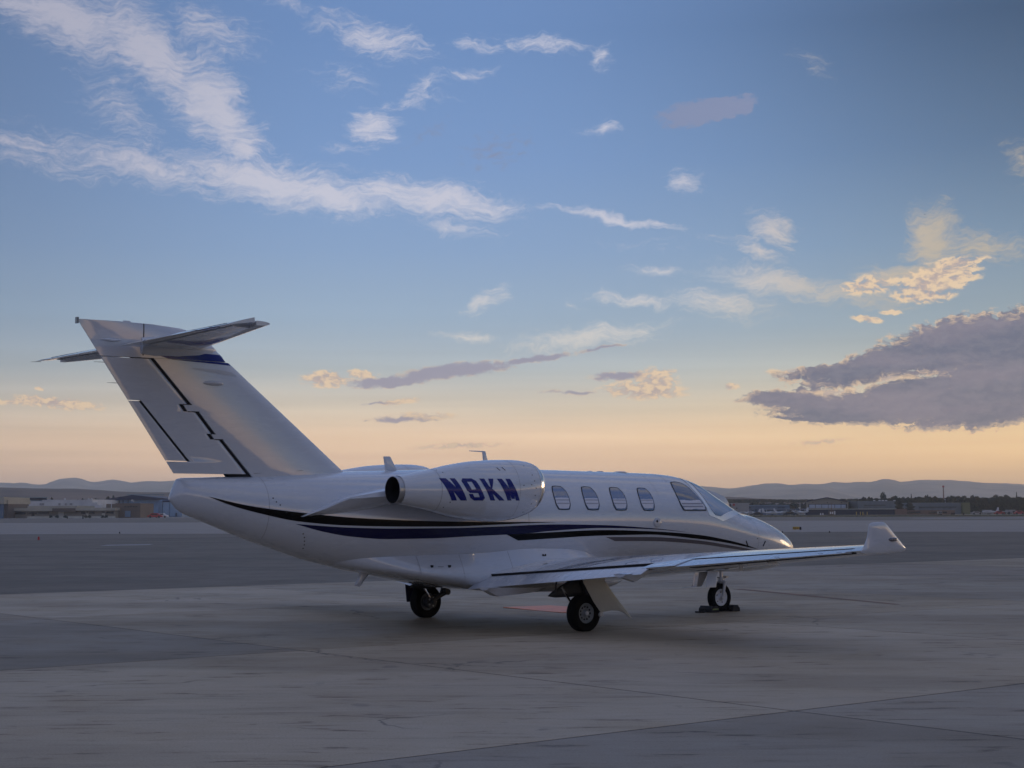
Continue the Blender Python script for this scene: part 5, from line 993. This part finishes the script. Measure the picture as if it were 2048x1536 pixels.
mb = MB(); blk(mb, 1822, 1922, 1005.3, 1030, 605, 35, True); part(e, 'wall', mb, M['slate_cladding'])
mb = MB(); blk(mb, 1922, 1937, 1005.3, 1030, 603, 30, True); part(e, 'end_bay', mb, M['olive_wall'])
mb = MB(); blk(mb, 1836, 1909, 1013.8, 1014.8, 604.4, 0.7); part(e, 'door_track', mb, M['black_metal'])
for k in range(6): mb = MB(); blk(mb, 1837 + 12 * k, 1848 + 12 * k, 1015, 1021, 604.6, 0.5); part(e, 'door_panel', mb, M['slate_blue'] if False else M['slate_cladding'])
e = thing('barrier_wall', 1700, 570, 'low navy barrier wall with a pale coping in front of the hangars', 'wall')
mb = MB(); blk(mb, 1609, 1788, 1018.8, 1027, 570, 1.0, True); part(e, 'panel', mb, M['navy_fence'])
mb = MB(); blk(mb, 1609, 1790, 1017.6, 1018.8, 569.5, 3.0); part(e, 'coping', mb, M['kerb_wall'])
e = thing('rust_wall', 1850, 568, 'rusty pink wall with dark openings in front of the long hangar', 'wall')
mb = MB(); blk(mb, 1788, 1906, 1020.5, 1027, 568, 1.5, True); blk(mb, 1788, 1811, 1018, 1021, 568, 1.5); part(e, 'panel', mb, M['rust_wall'])
for u0, u1 in ((1812, 1837), (1855, 1872), (1881, 1890)): mb = MB(); blk(mb, u0, u1, 1023, 1026.5, 567.7, 0.4); part(e, 'opening', mb, M['dark_glazing'])
# windsock mast, posts, tower
e = thing('windsock_mast', 1660, 520, 'thin rusty mast rising from a red and white equipment stand', 'mast')
mb = MB(); mb.tube(at(1660, 1022, 520), at(1660, 1005, 520), 0.10, 0.06, 6); part(e, 'mast', mb, M['rusty_metal'])
mb = MB(); blk(mb, 1656, 1665, 1020.5, 1030.5, 520, 1.5, True); part(e, 'stand', mb, M['brown_wall'])
for u in (1657.3, 1661.3): mb = MB(); blk(mb, u, u + 2.2, 1023.5, 1028, 519.7, 0.3); part(e, 'white_panel', mb, M['white_paint_far'])
mb = MB(); blk(mb, 1665.5, 1668, 1022, 1029, 520, 0.6); part(e, 'side_panel', mb, M['white_paint_far'])
for k, u in enumerate((1709.8, 1717.8, 1722.6, 1731.2)):
    e = thing('yellow_post', u, 500, 'thin yellow post on the grass in front of the navy barrier wall', 'post', 'yellow posts by the barrier wall'); mb = MB(); mb.tube((gx(u, 500), 500, 0), at(u, 1023.5, 500), 0.12, 0.12, 8); part(e, 'post', mb, M['yellow_paint'])
e = thing('drum', 1722, 505, 'dark drum standing between the yellow posts', 'drum'); mb = MB(); mb.lathe((gx(1722, 505), 505, 0), (0, 0, 1), [(0, 0.45), (0.85, 0.45), (0.9, 0.001)], 12); part(e, 'drum', mb, M['black_metal'])
for u in (1638.5, 1643):
    e = thing('white_marker', u, 545, 'small white marker at the foot of the navy barrier wall', 'marker', 'white markers by the barrier wall'); mb = MB(); mb.box((gx(u, 545), 545, 0.35), (0.4, 0.3, 0.7), 0, 0.8); part(e, 'marker', mb, M['white_paint_far'])
for u, lb in ((1900.5, 'left of two dark boxes at the right end of the rusty wall'), (1904.5, 'right of two dark boxes at the right end of the rusty wall'), (1923.5, 'dark box below the olive end bay of the long hangar')):
    e = thing('signal_box', u, 480, lb, 'box'); mb = MB(); blk(mb, u - 1.3, u + 1.3, 1025.5, 1030.5, 480, 0.5, True); part(e, 'box', mb, M['black_metal'])
e = thing('instrument_trailer', 1877, 500, 'small white equipment trailer in front of the rusty wall', 'trailer'); mb = MB(); blk(mb, 1873, 1881, 1022.5, 1027.5, 500, 1.2); part(e, 'box', mb, M['grey_wall']); mb = MB(); blk(mb, 1874.5, 1877, 1023.5, 1026, 499.8, 0.3); blk(mb, 1878, 1880, 1023.5, 1026, 499.8, 0.3); part(e, 'window', mb, M['black_metal'])
mb = MB(); mb.box((gx(1877, 500), 500.5, 0.25), (1.0, 1.0, 0.5)); part(e, 'chassis', mb, M['black_metal'])
e = thing('water_tower_mast', 1884.6, 900, 'tall slim mast with a round red head above the trees', 'mast')
mb = MB(); mb.tube((gx(1884.6, 900), 900, 0), at(1884.2, 974, 900), 0.45, 0.28, 8); part(e, 'mast', mb, M['rusty_metal']); mb = MB(); mb.lathe(at(1884.2, 974, 900), (0, 0, 1), [(-0.4, 0.2), (-0.2, 0.55), (0.2, 0.65), (0.6, 0.5), (0.8, 0.001)], 14); part(e, 'head', mb, M['red_paint'])
e = thing('rooftop_house', 1887, 700, 'small white house with dark windows below the red-headed mast', 'house')
mb = MB(); blk(mb, 1878, 1896, 999, 1012, 700, 8, True); part(e, 'wall', mb, M['white_wall']); mb = MB(); blk(mb, 1876.5, 1897, 998.2, 999.4, 699, 10); part(e, 'roof', mb, M['white_paint_far'])
for u in (1881, 1888): mb = MB(); blk(mb, u, u + 3, 1001, 1003.5, 699.7, 0.4); part(e, 'window', mb, M['dark_glazing'])
e = thing('box_truck', 2015, 565, 'white box truck with a flat bed, right of the small white aeroplane', 'truck')
mb = MB(); blk(mb, 2011, 2027, 1019.5, 1025.5, 565, 2.4); part(e, 'box', mb, M['grey_wall']); mb = MB(); blk(mb, 2003, 2011, 1022.3, 1023.2, 565, 2.4); part(e, 'flat_bed', mb, M['white_paint_far']); mb = MB(); blk(mb, 2022, 2025.5, 1022, 1025, 564.7, 0.3); part(e, 'door', mb, M['black_metal'])
for u in (2005, 2014, 2024): mb = MB(); mb.lathe((gx(u, 565), 564.8, 0.45), (0, 1, 0), [(0, 0.001), (0, 0.45), (0.3, 0.45)], 12); part(e, 'wheel', mb, M['black_metal'])
far_car(1994.5, 555, 1.5 * 2.2, 1.25, M['red_paint'], 'dark red vehicle between the small aeroplane and the box truck')
far_car(2034, 555, 3.4, 1.3, M['red_paint'], 'dark red vehicle right of the box truck')
far_car(1949, 560, 3.6, 1.1, M['grey_wall'], 'grey vehicle beside the olive end bay')
far_car(1512, 530, 3.6, 1.1, M['black_metal'], 'black car in front of the blue-grey building')
far_car(1577, 532, 4.2, 1.3, M['black_metal'], 'black car in front of the canopy')
# small things on the manoeuvring area
def marker(u, v, w, h, m, label, name='edge_marker', cat='marker', group=None):
    Y = 1.699 * 3232.68 / (v - hor(u)); e = thing(name, u, Y, label, cat, group); mb = MB(); x = gx(u, Y)
    mb.lathe((x, Y, -0.004), (0, 0, 1), [(0, w * 0.62), (h * 0.1, w * 0.62), (h * 0.14, w * 0.45), (h * 0.9, w * 0.38), (h, w * 0.2), (h, 0.001)], 12); return part(e, 'body', mb, m, smooth=True)
marker(80.5, 1079.3, 0.14, 0.21, M['red_paint'], 'small red marker on the pavement at far left', 'red_marker')
marker(241.5, 1066.8, 0.10, 0.14, M['black_metal'], 'small black edge light on the pale taxiway below the brick block', 'edge_light', 'light')
marker(1562, 1065, 0.11, 0.12, M['black_metal'], 'small black edge light just left of the yellow sign', 'edge_light', 'light')
marker(1655.5, 1065, 0.10, 0.13, M['black_metal'], 'small black edge light right of the yellow sign', 'edge_light', 'light')
marker(1554, 1062.5, 0.16, 0.12, M['brown_wall'], 'low dark red light unit close to the tip of the jet nose', 'edge_light', 'light')
marker(168, 1037.5, 0.38, 0.95, M['black_metal'], 'dark upright marker in front of the low terminal', 'dark_marker')
marker(137.2, 1036.9, 0.30, 0.7, M['black_metal'], 'dark marker right of the large white terminal door', 'dark_marker')
Y = 1.699 * 3232.68 / (1059.6 - hor(1590))
e = thing('taxiway_sign', 1590, Y, 'low yellow taxiway sign with a black end panel', 'sign')
mb = MB(); blk(mb, 1582.5, 1596, 1053.2, 1058.6, Y, 0.10); part(e, 'yellow_panel', mb, M['yellow_paint']); mb = MB(); blk(mb, 1596.2, 1599.6, 1053.6, 1059.2, Y - 0.01, 0.12); part(e, 'black_panel', mb, M['black_metal'])
for k in range(4): mb = MB(); blk(mb, 1584 + 3.3 * k, 1586 + 3.3 * k, 1055.0, 1057.2, Y - 0.012, 0.006); part(e, 'panel_mark', mb, M['rusty_metal'])
mb = MB(); mb.box((gx(1587, Y), Y + .05, 0.02), (0.06, 0.08, 0.05)); mb.box((gx(1597, Y), Y + .05, 0.02), (0.06, 0.08, 0.05)); part(e, 'foot', mb, M['black_metal'])
# bird high in the sky
e = empty('bird', (gx(1860, 90), 90, 1.7 + (hor(1860) - 424) / 3232.68 * 90 * 1.0), label='tiny dark bird high in the sky at upper right', category='bird')
vs = [(-.02, 0, 0), (.04, 0, .01), (0, -.04, .02), (.01, -.02, .005), (0, .04, .02), (.01, .02, .005), (-.04, 0, -.01), (0.01, 0, -.012)]
mesh_obj('body', vs, [(0, 1, 3), (3, 2, 0), (0, 5, 1), (0, 4, 5), (0, 6, 7), (0, 7, 1)], M['black_metal'], e)

# ------------------------------------------------------------------ hills and mountains
def interp(pts, u): return float(np.interp(u, [p[0] for p in pts], [p[1] for p in pts]))
def terrain(name, ridge, Y0, Y1, m, rough, nu=240, nv=26, seed=3, back=0.2, zbase=-2.0, u0=-450, u1=2500):
    rng = np.random.RandomState(seed); from mathutils import noise as mn
    vs = []
    for i in range(nu + 1):
        u = u0 + (u1 - u0) * i / nu; x1 = gx(u, Y1); hr = gz(u, interp(ridge, u), Y1)
        for j in range(nv + 1):
            t = j / nv * (1 + back); Y = Y0 + (Y1 - Y0) * t; x = gx(u, Y1) * (0.75 + 0.25 * min(t, 1)) if False else gx(u, Y)
            k = t if t <= 1 else 1 - (t - 1) * 2.2
            f = (math.sin(min(k, 1) * math.pi / 2)) ** 1.25
            n = mn.fractal((x / (Y1 * 0.045), Y / (Y1 * 0.09), seed), 1.0, 2.0, 6) * rough * hr
            n2 = abs(mn.noise((x / (Y1 * 0.02), Y / (Y1 * 0.06), seed + 9))) * rough * hr * 1.2
            env = math.sin(math.pi * min(1, t)) if t < 1 else 0
            vs.append((x, Y, zbase + (hr - zbase) * f + (n - n2) * env + (mn.noise((x / (Y1 * 0.006), 0, seed)) * rough * hr * 0.10 if t >= 0.9 else 0)))
    return mesh_obj(name, vs, grid_faces(nu + 1, nv + 1), m, kind='structure', angle=180)
MT = [(-700,985),(-400,960),(-200,972),(0,965.8),(33,967.5),(47,965),(75,971.6),(94,970.5),(111,962),(130,959),(152,957.6),(162,958),(170,962),(188,966),(205,963),(227,960),(243,962),(262,966),(280,965),(295,963),(329,964),(359,962),(420,966),(520,972),(640,968),(760,975),(900,972),(1060,978),(1200,974),(1392,972),(1420,974),(1459,978),(1490,975),(1523,970),(1548,968.6),(1577,972),(1609,968),(1630,970),(1651,968.6),(1661,965),(1689,966),(1715,964),(1744,965),(1759,959),(1780,959),(1799,965),(1840,961),(1900,962),(1967,966.6),(2011,967),(2048,970),(2300,975),(2750,985)]
MT2 = [(-700,1010),(1300,1010),(1380,1008),(1460,985),(1480,980),(1500,979),(1540,977),(1570,976),(1592,975),(1605,971.5),(1630,970.5),(1650,972),(1670,980),(1700,988),(1760,996),(1900,1000),(2750,1005)]
cm('mountain_rock', (0.42, 0.35, 0.27), 0.95, 0.35, 0.004); cm('hill_sage', (0.175, 0.118, 0.085), 0.95, 0.4, 0.012); cm('bench_ground', (0.20, 0.14, 0.11), 0.95, 0.3, 0.01)
terrain('mountain_range', MT, 3300, 4900, M['mountain_rock'], 0.10, seed=4)
terrain('mountain_spur', MT2, 2700, 3800, M['mountain_rock'], 0.10, seed=7, nu=200)
HL = [(-450,974),(0,975.5),(70,977.5),(150,978),(200,980.5),(244,984),(300,985),(342,985.4),(420,989),(500,994),(620,998),(800,1004),(1000,1006),(1300,998),(1400,994.5),(1450,993.8),(1480,995),(1520,997.5),(1560,999.5),(1620,1001),(1700,1002),(1900,1001),(2100,1000),(2750,998)]
terrain('brown_hill', HL, 900, 1300, M['hill_sage'], 0.07, seed=11, nu=260)
BN = [(-700,1008),(100,1006),(400,1000),(700,1008),(1300,1002),(1440,1001.5),(1500,1001.2),(1600,1002),(1750,1000),(2048,998),(2750,998)]
terrain('bench_hill', BN, 700, 1000, M['bench_ground'], 0.05, seed=15, nu=160, nv=14)

# ------------------------------------------------------------------ trees
M['leaf'] = mat('dark_leaves', (0.022, 0.030, 0.016), 0.8, var=0.5, vscale=0.5); M['leaf2'] = mat('green_leaves', (0.032, 0.044, 0.02), 0.8, var=0.5, vscale=0.5)
M['bark'] = mat('bark', (0.06, 0.045, 0.035), 0.9)
def crown_mesh(name, w, h, n, seed, shape, leaf):
    rr = random.Random(seed); vs = []; fs = []
    lobes = []
    nl = 9 if shape != 'column' else 7
    for k in range(nl):
        if shape == 'column': zc = 0.12 + 0.78 * k / (nl - 1); lobes.append((rr.uniform(-.12, .12), rr.uniform(-.12, .12), zc, 0.42 * math.sin(math.pi * (0.18 + 0.74 * (1 - zc))) + 0.08, 0.13))
        elif shape == 'cone': zc = 0.1 + 0.85 * k / (nl - 1); lobes.append((0, 0, zc, 0.48 * (1.05 - zc), 0.12))
        else: a = rr.uniform(0, 6.28); r = rr.uniform(0.05, 0.30); lobes.append((r * math.cos(a), r * math.sin(a), rr.uniform(0.30, 0.82), rr.uniform(0.16, 0.26), rr.uniform(0.13, 0.22)))
    for i in range(n):
        lx, ly, lz, lr, lh = lobes[rr.randrange(len(lobes))]
        a = rr.uniform(0, 6.28); b_ = math.acos(rr.uniform(-1, 1)); q = rr.uniform(0.45, 1.05)
        c = Vector(((lx + lr * q * math.sin(b_) * math.cos(a)) * w, (ly + lr * q * math.sin(b_) * math.sin(a)) * w, (lz + lh * q * math.cos(b_)) * h))
        s = leaf * rr.uniform(0.6, 1.4); u = Vector((rr.gauss(0, 1), rr.gauss(0, 1), rr.gauss(0, .6))).normalized(); v = u.orthogonal().normalized(); base = len(vs)
        vs += [c - u * s - v * s * .6, c + u * s - v * s * .6, c + u * s * .7 + v * s * .7, c - u * s * .8 + v * s * .6]; fs.append((base, base + 1, base + 2, base + 3))
    me = bpy.data.meshes.new(name); me.from_pydata([tuple(v) for v in vs], [], fs); return me
def trunk_mesh(name, h, r):
    mb = MB(); mb.tube((0, 0, 0), (0.05, 0, h * .5), r, r * .7, 8); mb.tube((0.05, 0, h * .5), (0, 0, h * .85), r * .7, r * .3, 8)
    for a in range(4): mb.tube((0.03, 0, h * (.35 + .1 * a)), (0.25 * h * math.cos(a * 1.9), 0.25 * h * math.sin(a * 1.9), h * (.6 + .08 * a)), r * .4, r * .15, 6)
    me = bpy.data.meshes.new(name); me.from_pydata(mb.v, [], mb.f); return me
protos = []
for k in range(5):
    c_ = crown_mesh('broad_crown', 1.0 * 9, 9.0, 1500, 20 + k, 'round', 0.5); c_.materials.append(M['leaf'] if k % 2 else M['leaf2']); t_ = trunk_mesh('trunk', 6.5, 0.28); t_.materials.append(M['bark']); protos.append((c_, t_, 'broad'))
c_ = crown_mesh('column_crown', 6.0, 9.0, 1500, 40, 'column', 0.42); c_.materials.append(M['leaf']); t_ = trunk_mesh('trunk', 6, 0.2); t_.materials.append(M['bark']); COL = (c_, t_, 'column')
c_ = crown_mesh('cone_crown', 6.0, 9.0, 900, 41, 'cone', 0.28); c_.materials.append(M['leaf']); CON = (c_, t_, 'cone')
def tree(pr, u, Y, width, height, label, group=None, rz=0.0, z=0.0):
    e = thing('tree', u, Y, label, 'tree', group); e.rotation_euler = (0, 0, rz); k = 6.0 if pr[2] != 'broad' else 8.0; e.scale = (width / k, width / k, height / 9.0); e.location.z = z
    for nm, me in (('crown', pr[0]), ('trunk', pr[1])): o = bpy.data.objects.new(nm, me); C.objects.link(o); o.parent = e
    return e
def ptree(pr, u, vtop, wpx, Y, label, group=None, rz=0, z=0.0): return tree(pr, u, Y, wpx / 3232.68 * Y, gz(u, vtop, Y) - z, label, group, rz, z)
ptree(COL, 1796, 999.5, 15, 590, 'tall black column-shaped tree between the slate hangars')
ptree(COL, 1817.5, 1005.5, 15, 585, 'shorter dark tree right of the column-shaped tree')
ptree(protos[1], 1763, 985.5, 21, 680, 'round dark tree standing highest behind the slate hangar')
ptree(protos[0], 1737.5, 990, 12, 670, 'light green tree behind the right corner of the gabled hangar')
rr = random.Random(5)
skyline = [(1718,996,12),(1727,995,12),(1749,995,12),(1778,992,14),(1785,991,14),(1792,991.5,12),(1803,995,12),(1813,993,12),(1820,991.5,8),(1828,994,12),(1842,990.5,16),(1849,991,14),(1857,992,10),(1863,992,10),(1870,992,12),(1878,993,12),(1893,994,12),(1903,990,16),(1912,990,16),(1921,991,14),(1931,993,14),(1940,991.5,12),(1949,991,16),(1957,992.5,12),(1968,995,12),(1978,992,16),(1988,991,18),(1998,991,14),(2006,992.5,12),(2012,989,14),(2019,991,12),(2030,988,8),(2036,992,14),(2046,993,14)]
for k, (u, v, w) in enumerate(skyline):
    ptree(CON if u in (2030, 1820) else protos[k % 5], u, v - 0.5, w * 1.5, 650 + 20 * (k % 3), 'dark tree in the continuous tree line along the right horizon' if u not in (2030,) else 'pointed conifer rising from the tree line at far right', 'trees along the right horizon' if u != 2030 else None, rr.uniform(0, 6))
for k in range(34):
    u = 1930 + k * 4.2 + rr.uniform(-2, 2)
    if 1938 < u: ptree(protos[k % 5], u, rr.uniform(1004, 1010), rr.uniform(14, 22), 640 + rr.uniform(0, 40), 'low dark bushy tree behind the parked light aircraft at far right', 'low trees at far right', rr.uniform(0, 6))
for k in range(30):
    u = 1500 + k * 3.9 + rr.uniform(-2, 2); ptree(protos[k % 5], u, rr.uniform(1004, 1007.5), rr.uniform(12, 18), 700 + rr.uniform(0, 60), 'low dark tree behind the blue-grey building and canopy', 'low trees behind the canopy', rr.uniform(0, 6))
for k in range(14):
    u = 1700 + k * 17 + rr.uniform(-6, 6); ptree(protos[k % 5], u, rr.uniform(997, 1001), rr.uniform(14, 20), 720, 'dark shrubby tree between the hangars and the tree line', 'trees behind the hangars', rr.uniform(0, 6))
for k in range(12):
    u = 364 + k * 4.6 + rr.uniform(-1, 1); ptree(protos[k % 5], u, rr.uniform(1015, 1020) + k * 0.5, rr.uniform(9, 13), 560 + rr.uniform(0, 30), 'dark green tree right of the hangar annex, under the tail cone', 'trees right of the hangar annex', rr.uniform(0, 6))
for u, v, w in ((195, 992.5, 8), (229, 989, 5), (240.5, 989, 5), (20, 996, 6), (106, 996, 7), (157, 997, 6), (166, 997.5, 6), (172, 997, 6), (200, 1005, 14), (208, 1006, 12), (216, 994, 10)):
    ptree(protos[int(u) % 5], u, v, w * 1.3, 640, 'small dark tree showing above the roofs at left', 'trees above the roofs at left', u)
def scrub():
    vs = []; fs = []; r2 = random.Random(9)
    for k in range(5200):
        if k < 2600: u = r2.uniform(1380, 2060); Y = r2.uniform(880, 1000); t = (Y - 700) / 300
        else: u = r2.uniform(-20, 460); Y = r2.uniform(880, 1000); t = (Y - 700) / 300
        zz = -2 + (gz(u, interp(BN, u), 1000) + 2) * (math.sin(min(t, 1) * math.pi / 2)) ** 1.25; x = gx(u, Y); s = r2.uniform(0.4, 1.0); b = len(vs)
        vs += [(x - s * 1.3, Y, zz - .3), (x + s * 1.3, Y, zz - .3), (x + s * .7, Y + .4, zz + s), (x - s * .6, Y - .4, zz + s * .9)]; fs.append((b, b + 1, b + 2, b + 3))
    return mesh_obj('scrub', vs, fs, M['leaf'], smooth=False, recalc=False, kind='stuff', label='dark scrub dotted over the bench below the hills', category='scrub')
scrub()
def verge():
    vs = []; fs = []; r2 = random.Random(10)
    for k in range(6000):
        Y = r2.uniform(400, 470); x = r2.uniform(gx(1440, Y), gx(2100, Y)); s = r2.uniform(0.08, 0.28); b = len(vs)
        vs += [(x - s, Y, 0.0), (x + s, Y, 0.0), (x + s * .5, Y + .1, s * 1.1), (x - s * .6, Y - .1, s)]; fs.append((b, b + 1, b + 2, b + 3))
    return mesh_obj('dry_grass', vs, fs, M['grass'], smooth=False, recalc=False, kind='stuff', label='tufts of dry grass along the verge beyond the runway', category='grass')
verge()
# ------------------------------------------------------------------ air
hz = MB(); hz.box((0, 2500, 53), (6300, 6400, 108)); hm = bpy.data.materials.new('haze'); hm.use_nodes = True; nt = hm.node_tree; nt.nodes.clear()
nb = NB(nt); vol = nb.n('ShaderNodeVolumePrincipled', {'Color': (0.98, 0.98, 0.985, 1), 'Density': 0.00022, 'Anisotropy': 0.82}); out = nb.n('ShaderNodeOutputMaterial'); nt.links.new(vol.outputs[0], out.inputs['Volume'])
hzo = hz.obj('haze', hm, None, smooth=False, kind='stuff', label='thin evening haze over the whole airfield', category='haze')
